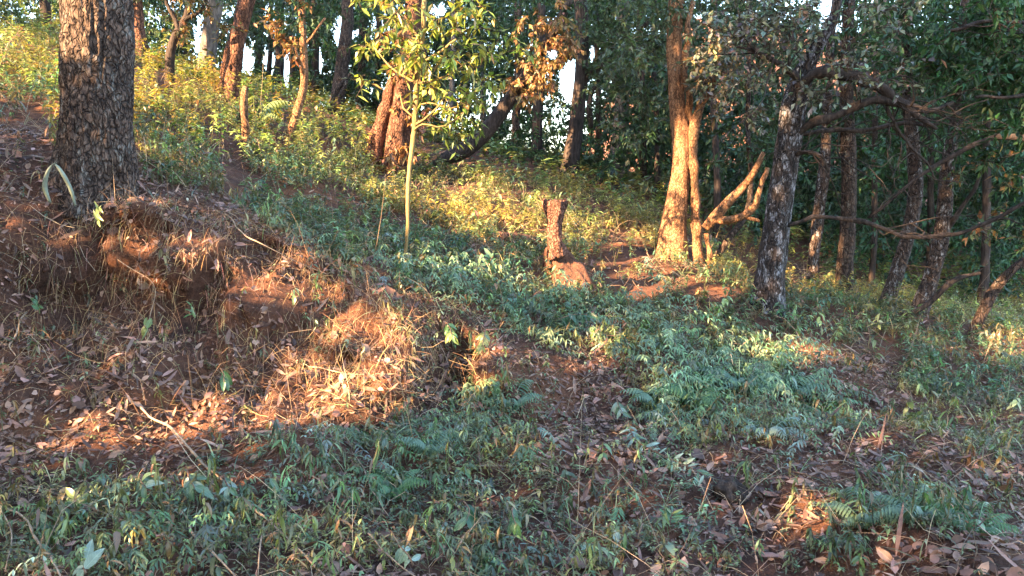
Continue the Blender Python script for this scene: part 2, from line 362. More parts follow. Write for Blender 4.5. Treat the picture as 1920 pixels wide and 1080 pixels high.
def spline(pts, rad, step):
    pts = np.asarray(pts, float); rad = np.asarray(rad, float)
    p = np.vstack([2*pts[0]-pts[1], pts, 2*pts[-1]-pts[-2]]); q = []; rr = []
    for i in range(len(pts)-1):
        n = max(2, int(np.linalg.norm(pts[i+1]-pts[i])/step))
        t = np.linspace(0, 1, n, endpoint=False)[:, None]
        a, b, c, d = p[i], p[i+1], p[i+2], p[i+3]
        q.append(0.5*(2*b + (c-a)*t + (2*a-5*b+4*c-d)*t*t + (3*b-a-3*c+d)*t**3)); rr.append(rad[i]+(rad[i+1]-rad[i])*t[:, 0])
    return np.vstack(q+[pts[-1:]]), np.r_[np.concatenate(rr), rad[-1]]
def tube(bag, pts, rad, segs=10, step=0.1, rough=0.1, freq=2.5, seed=0, flare=0.0, furrow=0.0, kink=0.0, s0=0.0):
    C, r = spline(pts, rad, step); n = len(C)
    if kink:
        q = np.r_[0, np.cumsum(np.linalg.norm(np.diff(C, axis=0), axis=1))]; fade = np.minimum(1, q/.15)[:, None]
        C = C + fade*kink*np.stack([fbm(q*2.6, seed+k*9.1, 0, 90+k, 3) for k in range(3)], -1); r = r*(1+.22*vn(q*7, seed*1.0, 0, 95))
    T = norm(np.gradient(C, axis=0)); up = np.array([1.0, 0.1, 0.05]); fr = []
    for k in range(n):
        up = up - T[k]*np.dot(up, T[k]); up /= np.linalg.norm(up); fr.append(up)
    U = np.array(fr); W = np.cross(T, U)
    s = np.r_[0, np.cumsum(np.linalg.norm(np.diff(C, axis=0), axis=1))]
    th = np.linspace(0, 2*math.pi, segs, endpoint=False)
    ct, st = np.cos(th)[None], np.sin(th)[None]; S = s[:, None]; rm = max(r.max(), 1e-4)
    k = 1 + rough*fbm(ct*freq*.5+5, st*freq*.5, S/rm*0.35*freq*.5, seed, 2)
    if flare: k = k + flare*np.exp(-np.maximum(S-s0, -.05)/(rm*1.4))*(1+0.7*np.sin(th*5+seed+.6*np.sin(th*2))[None])
    if furrow:
        fq = segs/5.0
        wb = 0.5*vn(ct*2, st*2, S*5, seed+2)
        k = k + furrow*(np.minimum(1, np.abs(vn(ct*8.5+50+wb, st*8.5+wb, S*5.0, seed+5))*2.6)-0.7) + furrow*0.55*vn(ct*19, st*19, S*17, seed+8)
    rr = r[:, None]*k
    V = C[:, None] + U[:, None]*(rr*ct)[..., None] + W[:, None]*(rr*st)[..., None]
    idx = np.arange(n*segs).reshape(n, segs); nx = np.roll(idx, -1, 1)
    f4 = np.stack([idx[:-1], nx[:-1], nx[1:], idx[1:]], -1).reshape(-1, 4)
    V = np.vstack([V.reshape(-1, 3), C[:1], C[-1:]])
    f3 = np.vstack([np.stack([nx[0], idx[0], np.full(segs, n*segs)], -1), np.stack([idx[-1], nx[-1], np.full(segs, n*segs+1)], -1)])
    bag.add(V, [f4, f3])
def rand_dir(n): return norm(rng.normal(size=(n, 3)))
def jitter_col(c, n, v=0.3, hue=0.12):
    c = np.asarray(c, float); b = np.exp(rng.normal(0, v, (n, 1)))
    return np.clip(c*b*(1+rng.normal(0, hue, (n, 3))), 0.004, 0.75)

def crown_leaves(C, Rad, nper, L, W, col, twig=None, hang=0.35, alt=None, altp=0.0, gaps=True, flat=0.7, hi=False, keep=None):
    """leaves on twigs that spread from clump centres C (n,3) with radii Rad; returns arrays and twig segments"""
    C = np.asarray(C, float); n = len(C); ntw = 7; per = max(3, int(nper/ntw))
    cc = np.repeat(C, ntw, 0); rad = np.repeat(np.broadcast_to(Rad, n), ntw)
    d = rand_dir(n*ntw); d[:, 2] = d[:, 2]*flat - 0.1
    A = cc + rand_dir(n*ntw)*rad[:, None]*0.45*rng.random((n*ntw, 1)); B = A + d*rad[:, None]*(0.5+0.7*rng.random((n*ntw, 1))) ; B[:, 2] -= hang*rad*rng.random(n*ntw)
    t = rng.random((n*ntw, per)); P = A[:, None]+(B-A)[:, None]*t[..., None]; P = P.reshape(-1, 3)
    Dm = np.repeat(norm(B-A), per, 0); m = len(P)
    D = norm(Dm*0.6 + rand_dir(m)*0.9 + np.array([0, 0, -hang])); N = norm(rand_dir(m)*0.6+np.array([0, 0, 1.0]))
    colr = jitter_col(col, m)
    if altp > 0:
        k = rng.random(m) < altp; colr[k] = jitter_col(alt, k.sum())
    Ls = L*np.exp(rng.normal(0, 0.25, m)); Ws = W*np.exp(rng.normal(0, 0.2, m))
    ok = np.ones(m, bool)
    if gaps:
        x, y = proj(P); ok &= ~(blobs(np.nan_to_num(x, nan=-9e3), np.nan_to_num(y, nan=-9e3), SKYGAP, 9, 71) > 0.3+0.5*rng.random(m))
    if keep is not None: ok &= keep(P)
    return (P[ok], D[ok], N[ok], Ls[ok], Ws[ok], colr[ok]), (A, B)
def add_crown(name, parent, parts, mat='leaf_matt', origin=None):
    b = Bag(); tw = Bag()
    for (P, D, N, L, W, C), (A, B) in parts:
        leaf_bag(b, P, D, N, L, W, C, droop=0.25, fold=0.3); strands(tw, A, B, 0.004)
    o = obj(name, b.mesh(name, origin, smooth=False), M[mat], parent)
    tag(obj('twigs', tw.mesh('twigs', origin), M['bark_brown'], o), kind='stuff')
    return o

# ------------------------------------------------------------------ trees of the picture
TRUNK_PTS = {}
def px_line(L):                                # [(px, py, Y, width_px)] -> points, radii
    P = np.array([pix(a, b, c) for a, b, c, w in L]); return P, np.array([w*c/FPX/2 for a, b, c, w in L])
def tree(name, label, trunk, bark, branches=(), crown=(), top=None, segs=14, step=0.12, rough=0.12, flare=0.0, furrow=0.0, cat='tree', sink=0.25, leafmat='leaf_matt', seed=None, limb=None, bare=None):
    P, r = px_line(trunk); seed = seed or int(abs(P[0, 0]*91+P[0, 1]*17)) % 997
    d = P[1]-P[0]; base = P[0]
    root = base.copy(); g = float(H(base[0], base[1])); k = (base[2]-g+sink)/max(abs(d[2]), 1e-3) if sink > 0 else 0
    if sink > 0: P = np.vstack([base - d*max(k, 0.05), P]); r = np.r_[r[0]*1.08, r]
    if top:                                    # carry the trunk on above the frame
        dd = norm(P[-1]-P[-2]); q = P[-1]+dd*top*0.5+np.array([0.1*math.sin(seed), 0, 0.2]); P = np.vstack([P, q, q+dd*top*0.5+np.array([0.2*math.cos(seed), .1, .2])]); r = np.r_[r, r[-1]*0.75, r[-1]*0.35]
    t = thing(name, label, cat, (base[0], base[1], g))
    o = t.location
    org = np.array([base[0], base[1], g])
    s0 = np.linalg.norm(P[1]-P[0])*.8 if sink > 0 else 0
    if r[0] > .07 and cat == 'tree' and not flare: flare = .3
    b = Bag(); tube(b, P, r, segs, step, rough, 2.6, seed, flare, furrow, s0=s0)
    obj('trunk', b.mesh('trunk', org), M[bark], t)
    for br in branches:
        bp, rr = px_line(br); b = Bag(); tube(b, bp, rr, 9, 0.05, 0.2, 3, seed+3+len(br), kink=.035 if rr[0] < .05 else .01); obj('branch', b.mesh('branch', org), M[limb or bark], t)
    if bare: tangle(t, [px_line(br) for br in branches] if branches and not bare[2:] else [(P[2:], r[2:])], bare[0], bare[1], limb or bark)
    if crown:
        add_crown('crown', t, crown, leafmat, org)
    return t
def tangle(t, curves, n, ln, mat, rmax=.008):
    org = np.array(t.location)
    for k in range(n):
        P, r = curves[rng.integers(len(curves))]; C, rr = spline(P, r, .06); i = rng.integers(len(C)//5, len(C)-1); tan = norm(C[i+1]-C[i])
        b = Bag(); L = ln*np.exp(rng.normal(0, .35)); d = norm(tan*.5+rng.normal(0, .7, 3)*np.array([1, .7, .8])); p = C[i].copy(); pts = [p]; r0 = min(rmax, rr[i]*.5)
        for q in range(7): d = norm(d+rng.normal(0, .28, 3)); p = p+d*L/7; pts.append(p)
        tube(b, pts, np.linspace(r0, r0*.2, 8), 5, .05, .15, 3, k)
        for w in range(rng.integers(1, 4)):
            j = rng.integers(2, 7); d2 = norm(norm(pts[j]-pts[j-1])+rng.normal(0, .6, 3)); p2 = pts[j].copy(); p3 = [p2]
            for q in range(4): d2 = norm(d2+rng.normal(0, .3, 3)); p2 = p2+d2*L*.11; p3.append(p2)
            tube(b, p3, np.linspace(r0*.5, r0*.12, 5), 4, .06, .1, 3, k+w)
        obj('branchlet', b.mesh('branchlet', org), M[mat], t)
def clumps(L, n, spread, **kw):
    """L: (px, py, Y) centres; n sub-clumps round each"""
    C = np.vstack([pix(*c)+rng.normal(0, spread, (n, 3)) for c in L]); return C
G_DARK, G_MID, G_LIT, G_GREY, BROWN = (0.045, 0.085, 0.04), (0.06, 0.115, 0.04), (0.15, 0.18, 0.035), (0.13, 0.145, 0.12), (0.22, 0.115, 0.05)
def top_crown(x, y, Y, n=14, up=2.5, wide=1.6, per=110, L=0.1, W=0.042, col=G_DARK):
    p = pix(x, y, Y); C = p + np.array([0, 0, up]) + rng.normal(0, 1, (n, 3))*np.array([wide, wide, 0.9])
    return crown_leaves(C, 0.6, per, L, W, col)
def fol(L, n, spread, rad=0.35, per=110, leaf=(0.085, 0.036), col=G_DARK, **kw):
    return crown_leaves(clumps(L, n, spread), rad, per, leaf[0], leaf[1], col, **kw)

tree('tree', 'big rough-barked trunk standing on the bank, thickest of all', [(180,345,5.7,128),(182,250,5.7,116),(183,120,5.7,112),(182,0,5.7,110),(180,-150,5.7,108)], 'bark_big',
     crown=[top_crown(180,-150,5.7,16,2.6,1.5)], top=3.5, segs=150, step=0.018, rough=0.10, flare=0.2, furrow=0.07)
tree('tree', 'thin dark trunk behind the undergrowth beside the thick bank tree', [(88,72,15,19),(86,30,15,18),(84,-60,15,17)], 'bark_dark', top=4, crown=[fol([(60,0,15),(120,-20,15),(30,-40,15)], 4, .5)])
tree('tree', 'reddish trunk peeking out just behind the thick bank tree', [(257,62,14,25),(255,0,14,23),(252,-80,14,21)], 'bark_red', top=4, crown=[fol([(280,10,14),(240,-40,14)], 4, .5)])
tree('tree', 'short black crooked trunk with a kinked neck and lit leaves', [(318,147,11,17),(320,95,11,16),(332,62,11,14),(350,30,11.1,11),(356,-10,11.2,9)], 'bark_dark',
     branches=[[(336,55,11,9),(316,20,11,7),(305,-20,11,5)],[(345,38,11,8),(372,15,11,6),(390,-15,11,5)]], crown=[fol([(345,15,11),(325,-5,11),(375,0,11)], 4, .25, .25, 70, col=(0.16,0.13,0.05), alt=BROWN, altp=.35)])
tree('tree', 'grey straight trunk behind the leaning dark pair on the slope', [(383,158,15,31),(393,70,15,28),(405,0,15,26),(412,-70,15,25)], 'bark_grey', top=4, crown=[fol([(430,-10,15),(380,-30,15)], 5, .5)])
tree('tree', 'leaning pair of dark reddish trunks above the pale broken post', [(428,190,11.5,30),(440,110,11.5,28),(452,50,11.5,27),(468,-10,11.5,26),(485,-90,11.5,24)], 'bark_red',
     branches=[[(418,186,11.7,22),(428,110,11.7,20),(447,45,11.7,18),(455,0,11.7,17),(470,-80,11.7,14)]], top=4, crown=[fol([(500,-10,11.5),(530,10,12)], 4, .4)])
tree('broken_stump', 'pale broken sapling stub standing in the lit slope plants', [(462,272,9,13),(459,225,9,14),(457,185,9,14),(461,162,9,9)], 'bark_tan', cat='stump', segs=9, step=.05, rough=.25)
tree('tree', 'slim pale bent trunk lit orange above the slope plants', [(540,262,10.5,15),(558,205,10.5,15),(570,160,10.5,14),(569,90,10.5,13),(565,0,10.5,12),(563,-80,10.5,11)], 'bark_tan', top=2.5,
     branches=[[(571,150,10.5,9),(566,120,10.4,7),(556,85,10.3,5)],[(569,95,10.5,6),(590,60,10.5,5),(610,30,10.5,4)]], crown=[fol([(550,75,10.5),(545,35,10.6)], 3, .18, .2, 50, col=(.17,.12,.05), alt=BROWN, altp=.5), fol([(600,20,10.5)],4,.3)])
tree('tree', 'far thin trunk against a bright sky gap above the fern', [(484,142,23,14),(486,60,23,13),(488,-40,23,12)], 'bark_dark', top=4)
tree('tree', 'far dark trunk just past the sky gap, straight', [(523,148,22,17),(525,60,22,16),(522,-40,22,15)], 'bark_dark', top=4, crown=[fol([(540,0,22),(510,-30,22)],5,.7)])
tree('tree', 'trunk with a slanting grey stem left of the twin trunks', [(628,215,17,26),(640,130,17,24),(650,50,17,22),(655,-60,17,21)], 'bark_brown', top=4,
     branches=[[(612,222,16.5,9),(632,170,16.5,8),(662,135,16.5,7)],[(618,228,16.3,8),(640,180,16.3,7),(655,150,16.3,6)]], crown=[fol([(670,0,17),(630,-20,17)],5,.6)])
tree('tree', 'slender dark trunk between the bent orange trunk and the twins', [(590,200,20,14),(592,100,20,13),(590,-40,20,12)], 'bark_dark', top=4, crown=[fol([(600,10,20)],4,.6)])
tree('tree', 'twin reddish trunks shaggy with dead leaves behind the yellow sapling', [(740,338,12,46),(746,270,12,42),(755,190,12,38),(768,90,12,34),(776,0,12,32),(780,-90,12,30)], 'bark_red',
     branches=[[(688,345,12.1,34),(697,308,12.1,32),(710,255,12.1,32),(724,200,12.1,28),(735,145,12.1,15)]], top=3.5, segs=20, rough=.22,
     crown=[fol([(760,200,11.8),(765,120,11.8),(742,270,11.75),(755,60,11.8)], 6, .13, .16, 40, (.1,.05), BROWN, hang=.9), fol([(740,-20,12),(690,40,12.5)],5,.4, col=G_MID)])
tree('tree', 'pale thin trunk between the yellow sapling and the leaning log', [(838,268,16,12),(846,180,16,11),(849,110,16,9),(850,40,16,8),(846,-40,16,7)], 'bark_grey', top=2, segs=8, crown=[fol([(850,20,16)],4,.4)])
tree('leaning_tree', 'fallen-looking dark trunk leaning low and curving up to brown dead leaves', [(815,302,13,24),(862,286,13,30),(905,252,13,30),(935,215,13,27),(975,160,13,22),(1010,105,13,19),(1055,30,13,16),(1080,-40,13,13)], 'bark_dark',
     crown=[fol([(1010,95,12.8),(1040,70,12.7),(1025,130,12.8),(1000,150,12.8),(1045,110,12.7),(1030,40,12.8)], 5, .2, .24, 60, (.1,.045), (.24,.15,.06), alt=BROWN, altp=.4, hang=.7),
            fol([(990,20,13),(940,40,13.5),(900,20,13.5)],7,.45,col=G_DARK)], sink=.1)
tree('tree', 'slender trunk directly above the leaning log, paired on its right', [(965,303,16.5,16),(968,220,16.5,15),(972,120,16.5,14),(972,-40,16.5,12)], 'bark_brown', top=3, crown=[fol([(950,60,16),(985,20,16)],5,.45)])
tree('tree', 'straight dark trunk between the leaning log and the bright sky gap', [(1007,312,16,20),(1008,220,16,19),(1012,120,16,17),(1016,-40,16,15)], 'bark_dark', top=3, crown=[fol([(1000,-10,16)],5,.5)])
tree('tree', 'dark trunk beside the big sky gap with an elbow branch', [(1066,332,14.5,30),(1078,250,14.5,29),(1088,160,14.5,26),(1092,60,14.5,24),(1088,0,14.5,23),(1085,-80,14.5,21)], 'bark_dark',
     branches=[[(1086,165,14.5,12),(1112,132,14.4,11),(1150,110,14.3,9),(1180,80,14.2,8),(1215,40,14,6)],[(1108,240,15,10),(1106,190,15,9),(1120,150,15,8)]], top=3.5,
     crown=[fol([(1160,60,14),(1200,30,14),(1180,110,14.2),(1225,80,14),(1150,20,14),(1140,160,14.5)], 8, .4, .4, 110, col=(.075,.11,.055))])
tree('tree', 'pale grey trunk half hidden in foliage left of the orange-lit tree', [(1160,290,18,29),(1166,200,18,27),(1168,90,18,25),(1166,-40,18,22)], 'bark_grey', top=4, crown=[fol([(1180,190,17.5),(1140,60,17.5)],6,.5,col=(.06,.1,.05))])
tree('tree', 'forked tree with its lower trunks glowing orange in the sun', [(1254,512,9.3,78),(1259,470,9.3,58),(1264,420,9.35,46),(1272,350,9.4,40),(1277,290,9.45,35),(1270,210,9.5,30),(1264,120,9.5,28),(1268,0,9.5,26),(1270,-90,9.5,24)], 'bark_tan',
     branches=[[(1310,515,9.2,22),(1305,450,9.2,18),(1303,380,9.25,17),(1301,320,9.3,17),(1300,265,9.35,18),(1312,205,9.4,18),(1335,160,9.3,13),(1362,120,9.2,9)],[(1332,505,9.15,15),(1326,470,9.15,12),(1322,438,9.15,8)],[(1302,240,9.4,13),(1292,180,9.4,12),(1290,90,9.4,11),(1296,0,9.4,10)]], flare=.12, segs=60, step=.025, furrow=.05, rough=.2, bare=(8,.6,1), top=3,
     crown=[fol([(1330,130,9.2),(1345,90,9.1),(1370,130,9.1)],5,.18,.22,60,(.085,.05),G_GREY,alt=(.3,.2,.1),altp=.2), fol([(1230,30,9.6),(1300,20,9.6),(1210,110,10),(1190,170,10.5)],8,.35,.35,90,col=(.07,.1,.055)), fol([(1215,250,10.2),(1245,300,9.9)],3,.25,.25,50,col=(.08,.11,.06))])
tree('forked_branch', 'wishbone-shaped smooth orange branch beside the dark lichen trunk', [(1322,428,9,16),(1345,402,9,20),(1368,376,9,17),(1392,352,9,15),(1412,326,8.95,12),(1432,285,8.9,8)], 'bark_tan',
     branches=[[(1340,410,9,16),(1365,412,8.95,15),(1390,408,8.9,14),(1412,385,8.9,14),(1420,355,8.9,11),(1436,318,8.9,8)],[(1400,408,8.9,9),(1414,411,8.88,8),(1421,413,8.87,7)]], cat='branch', sink=0, rough=.2)
tree('tree', 'thin stem rising crookedly behind the wishbone branch', [(1340,488,9.3,15),(1372,440,9.3,13),(1400,400,9.4,11),(1408,330,9.5,10),(1402,240,9.5,9),(1405,120,9.5,8),(1402,-20,9.5,7)], 'bark_brown', top=1.5, segs=8,
     crown=[fol([(1400,250,9.6),(1380,210,9.7),(1420,170,9.6)],5,.25,.25,60,col=G_DARK)])
# dark lichen tree with the arching limbs
tree('tree', 'dark trunk with white lichen patches and long arching bare limbs', [(1440,580,7.4,62.7),(1448,500,7.4,51.3),(1456,420,7.4,47.5),(1468,330,7.4,45.6),(1482,250,7.35,43.7),(1490,190,7.3,41.8),(1505,140,7.3,36.1),(1528,95,7.25,24.7),(1560,40,7.2,17.1),(1580,-40,7.2,13.3)], 'bark_lichen',
     branches=[[(1488,258,7.3,17),(1530,232,7.2,17),(1585,208,7.1,15),(1640,190,7.0,14),(1700,196,6.95,15),(1745,205,6.9,11),(1790,192,6.9,8)],
               [(1500,165,7.2,20),(1540,138,7.1,22),(1590,140,7.05,24),(1640,160,7,20),(1690,190,6.95,16),(1720,210,6.9,12),(1760,240,6.9,7)],
               [(1492,252,7.35,10),(1560,245,7.4,8),(1630,246,7.4,8),(1700,228,7.4,7),(1760,232,7.4,5)],
               [(1470,425,7.35,9),(1500,412,7.3,8),(1540,404,7.25,8),(1600,414,7.2,9),(1660,434,7.1,9),(1730,440,7.1,8),(1810,436,7.0,8),(1870,412,6.9,7),(1925,382,6.8,6)],
               [(1660,190,7.0,7),(1670,230,7,6),(1690,265,7,5),(1720,300,7,4),(1740,340,7,3)],
               [(1490,290,7.3,8),(1520,283,7.2,7),(1545,295,7.1,6),(1555,320,7.1,4)],
               [(1500,150,7.2,14),(1470,120,7.1,10),(1430,100,7.0,7),(1390,95,6.9,4)]], segs=26, step=.05, flare=.12, rough=.16, limb='bark_dark', bare=(60, .75),
     crown=[fol([(1340,75,7.1),(1385,85,7),(1430,70,7),(1480,60,7),(1520,80,7),(1560,90,7),(1600,100,6.9),(1650,130,6.9),(1420,130,7.1),(1460,130,7),(1400,30,7.1),(1480,10,7.1),(1620,60,7)], 4, .26, .3, 46, (.06,.038), (.17,.19,.15), alt=(.1,.075,.06), altp=.3, flat=.5, hang=.2)])
tree('tree', 'thin white-speckled trunk between the lichen tree and the reddish one', [(1518,562,10,22),(1526,480,10,21),(1535,400,10,22),(1546,310,10,20),(1550,230,10,17),(1556,100,10,14)], 'bark_speckle', bare=(9, .8, 1), limb='bark_dark', top=2.5,
     crown=[fol([(1540,200,10),(1530,120,10)],5,.35,col=G_DARK)])
tree('tree', 'straight reddish brown trunk behind the arching limbs', [(1580,576,10,30.6),(1586,480,10,28.9),(1592,380,10,27.2),(1590,280,10,26.3),(1587,180,10,23.8),(1590,60,10,21.2),(1592,-60,10,18.7)], 'bark_brown', top=3, crown=[fol([(1610,120,10),(1560,40,10)],6,.4,col=G_DARK)])
tree('tree', 'speckled trunk leaning right with a bulge, near the ground stick', [(1656,590,9,30.4),(1678,520,9,27.2),(1700,450,9,25.6),(1716,370,9,27.2),(1714,300,9,24.0),(1706,220,9,21.6),(1700,120,9,19.2),(1702,-20,9,16.0)], 'bark_speckle', bare=(9, .8, 1), limb='bark_dark', top=2.5,
     crown=[fol([(1730,120,9),(1690,70,9),(1740,40,9)],7,.35,col=(.05,.1,.045))])
tree('tree', 'speckled crooked trunk leaning right above the curved ground stick', [(1718,600,8.6,31.2),(1742,530,8.6,28.7),(1764,450,8.6,27.9),(1772,370,8.6,26.2),(1780,290,8.6,23.0),(1796,210,8.6,20.5),(1800,150,8.6,16.4),(1806,30,8.6,13.9)], 'bark_speckle', bare=(9, .8, 1), limb='bark_dark', top=2.5,
     branches=[[(1772,440,8.6,14),(1800,390,8.5,10),(1830,340,8.4,7),(1860,280,8.3,5)]], crown=[fol([(1790,100,8.6),(1830,60,8.5),(1770,30,8.6),(1850,130,8.4)],8,.35,.35,80,col=(.04,.085,.04))])
tree('leaning_log', 'short mossy log slanting up at the far right edge', [(1815,640,8.3,18),(1838,595,8.3,20),(1860,550,8.3,19),(1888,515,8.25,16),(1925,485,8.2,14),(1990,440,8.1,11)], 'bark_brown', cat='log', sink=.1, rough=.2)
tree('tree', 'tree past the right edge whose bare limb reaches in, lit at its end', [(2130,640,7,70),(2120,400,7,62),(2110,150,7,56),(2110,-100,7,50)], 'bark_brown', top=3, limb='bark_dark', bare=(20, .6),
     branches=[[(2115,235,7,22),(2020,262,7,18),(1925,258,7,14),(1870,256,7,12),(1820,272,7,10),(1770,300,7.05,8),(1720,335,7.1,7),(1670,375,7.2,6),(1630,408,7.3,4)],[(2110,160,7,15),(2000,170,6.9,12),(1920,180,6.8,8),(1840,188,6.8,5)],
               [(2112,60,7,14),(1990,60,6.9,11),(1900,40,6.8,8),(1790,60,6.9,6)]],
     crown=[fol([(1900,40,7),(1860,90,7.2),(1900,130,7.1),(1880,180,7.2),(1820,20,7.4),(1930,90,6.9),(1780,60,7.6),(1920,220,7.3)], 7, .25, .3, 80, col=(.036,.085,.036)), fol([(1880,320,7.6),(1900,400,7.8)],4,.25,.25,50,col=(.09,.12,.06),alt=BROWN,altp=.3)])
tree('fallen_stick', 'dark arching stick rising from the ground under the speckled trunks', [(1655,612,8,8),(1700,592,8,10),(1740,570,7.95,11),(1775,535,7.9,11),(1800,520,7.9,9),(1838,512,7.85,6)], 'bark_dark', cat='stick', sink=.03, segs=9, step=.06, rough=.2)
# slim sapling lit by the sun
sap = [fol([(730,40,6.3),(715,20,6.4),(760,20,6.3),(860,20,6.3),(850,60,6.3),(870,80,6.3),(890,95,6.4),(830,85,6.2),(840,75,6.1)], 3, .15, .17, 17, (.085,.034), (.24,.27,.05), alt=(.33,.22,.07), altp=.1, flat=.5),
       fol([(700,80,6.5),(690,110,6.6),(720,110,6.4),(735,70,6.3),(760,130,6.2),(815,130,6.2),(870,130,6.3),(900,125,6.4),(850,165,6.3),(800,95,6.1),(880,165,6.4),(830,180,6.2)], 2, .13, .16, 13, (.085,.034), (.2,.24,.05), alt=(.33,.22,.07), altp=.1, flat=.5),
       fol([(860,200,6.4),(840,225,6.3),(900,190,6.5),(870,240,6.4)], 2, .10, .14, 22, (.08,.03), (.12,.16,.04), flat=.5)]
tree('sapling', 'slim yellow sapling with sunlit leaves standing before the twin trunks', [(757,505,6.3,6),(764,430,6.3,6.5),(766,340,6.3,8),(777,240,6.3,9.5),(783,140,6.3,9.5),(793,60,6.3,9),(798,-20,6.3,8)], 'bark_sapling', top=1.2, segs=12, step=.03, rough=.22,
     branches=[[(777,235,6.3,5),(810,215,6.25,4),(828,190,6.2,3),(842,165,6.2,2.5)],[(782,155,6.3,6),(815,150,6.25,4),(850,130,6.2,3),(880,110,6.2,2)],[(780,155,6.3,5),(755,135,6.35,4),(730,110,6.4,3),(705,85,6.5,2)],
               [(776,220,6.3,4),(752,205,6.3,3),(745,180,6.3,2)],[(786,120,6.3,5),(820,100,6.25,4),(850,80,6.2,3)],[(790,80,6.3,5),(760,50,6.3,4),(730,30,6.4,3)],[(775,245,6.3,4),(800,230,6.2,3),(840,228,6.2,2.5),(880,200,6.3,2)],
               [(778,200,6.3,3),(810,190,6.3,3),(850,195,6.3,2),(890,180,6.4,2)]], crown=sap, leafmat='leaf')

for lb, x, y, Y, w, x2, bk in [
  ('very thin far trunk right of the short black crooked one', 345, 140, 20, 9, 350, 'bark_dark'), ('faint thin trunk between two ridge sky gaps', 503, 150, 25, 9, 508, 'bark_dark'),
  ('thin ridge trunk just left of the bent orange trunk', 548, 165, 24, 11, 545, 'bark_grey'), ('dim trunk rising behind the top of the bent orange trunk', 583, 185, 23, 10, 580, 'bark_dark'),
  ('dark ridge trunk touching the left side of the twin trunks', 672, 222, 19, 15, 680, 'bark_brown'), ('slim trunk in shade close behind the twin trunks', 700, 232, 20, 12, 712, 'bark_dark'),
  ('thin shaded trunk right of the pale thin one, left of the log tip', 905, 285, 20, 10, 902, 'bark_grey'), ('thin trunk tucked right of the elbow-branch trunk', 1122, 310, 19, 11, 1118, 'bark_dark'),
  ('narrow dark trunk between the pale grey one and the orange-lit tree', 1205, 330, 17, 13, 1200, 'bark_brown'), ('dim slim trunk just left of the orange-lit forked tree', 1232, 360, 15, 10, 1226, 'bark_dark'),
  ('dark thin trunk right beside the orange-lit forked tree', 1345, 430, 13, 13, 1338, 'bark_dark'), ('thin dark stem between the reddish and the bulged speckled trunks', 1632, 560, 12, 11, 1640, 'bark_dark'),
  ('slender dark trunk deep in shade between the two speckled leaning trunks', 1738, 560, 12.5, 12, 1745, 'bark_dark'), ('slim dark trunk behind the far right foliage', 1840, 580, 11.5, 16, 1850, 'bark_dark')]:
    tree('tree', lb, [(x, y, Y, w*1.15), ((x+x2)/2+3, y-110, Y, w), (x2, y-260, Y, w*.9), (x2+4, -90, Y, w*.8)] if y > 200 else [(x, y, Y, w*1.1), ((x+x2)/2+2, y*.5, Y, w), (x2, -90, Y, w*.85)], bk, top=3, segs=9)
# gnarled standing stump and cut log on the sunlit slope
def cap(bag, c, n, r, seed=0):
    pass
t = thing('gnarled_stump', 'gnarled reddish stump with a flared cut top in the sunlit clearing', 'stump', ground_at(1065, 545)); org = np.array(t.location)
b = Bag(); P, r = px_line([(1046,478,7.3,34),(1042,455,7.27,27),(1040,435,7.25,24),(1041,415,7.25,27),(1042,398,7.25,32),(1041,384,7.25,37),(1041,377,7.25,38)])
tube(b, P, r, 44, .012, .35, 3.4, 11, 0, .13); obj('trunk', b.mesh('trunk', org), M['cutwood'], t)
for dx, dy, w in ((-18, 5, 12), (-9, 7, 12), (0, 8, 12), (10, 6, 11), (18, 5, 13)):
    b = Bag(); P, r = px_line([(1041+dx*.5, 396, 7.25, w), (1041+dx, 378+dy*.5, 7.24, w), (1041+dx*1.1, 371+dy*.4, 7.23, w*.6)]); tube(b, P, r, 11, .015, .4, 4, dx+40, 0, .15)
    obj('splinter', b.mesh('splinter', org), M['cutwood'], t)
b = Bag(); P, r = px_line([(1034,462,7.5,26),(1042,480,7.47,44),(1054,505,7.42,58),(1068,528,7.36,68),(1078,550,7.3,72),(1084,580,7.25,66)]); tube(b, P, r, 56, .015, .3, 4.5, 5, 0, .10); obj('root_mound', b.mesh('root_mound', org), M['earth'], t)
t = thing('cut_log', 'short hollow log end lying left of the gnarled stump', 'log', ground_at(945, 450)); org = np.array(t.location)
b = Bag(); P, r = px_line([(927,444,8.5,24),(945,447,8.6,24),(975,449,8.8,22),(1010,452,9,16)]); tube(b, P, r, 14, .05, .15, 3, 9); obj('trunk', b.mesh('trunk', org), M['bark_red'], t)
b = Bag(); P, r = px_line([(926.5,444,8.49,15),(925,444,8.47,13)]); tube(b, P, r, 12, .01, .1, 3, 3); obj('painted_hollow', b.mesh('painted_hollow', org), M['bark_dark'], t)  # solid dark disc; its colour stands in for the shade inside the log

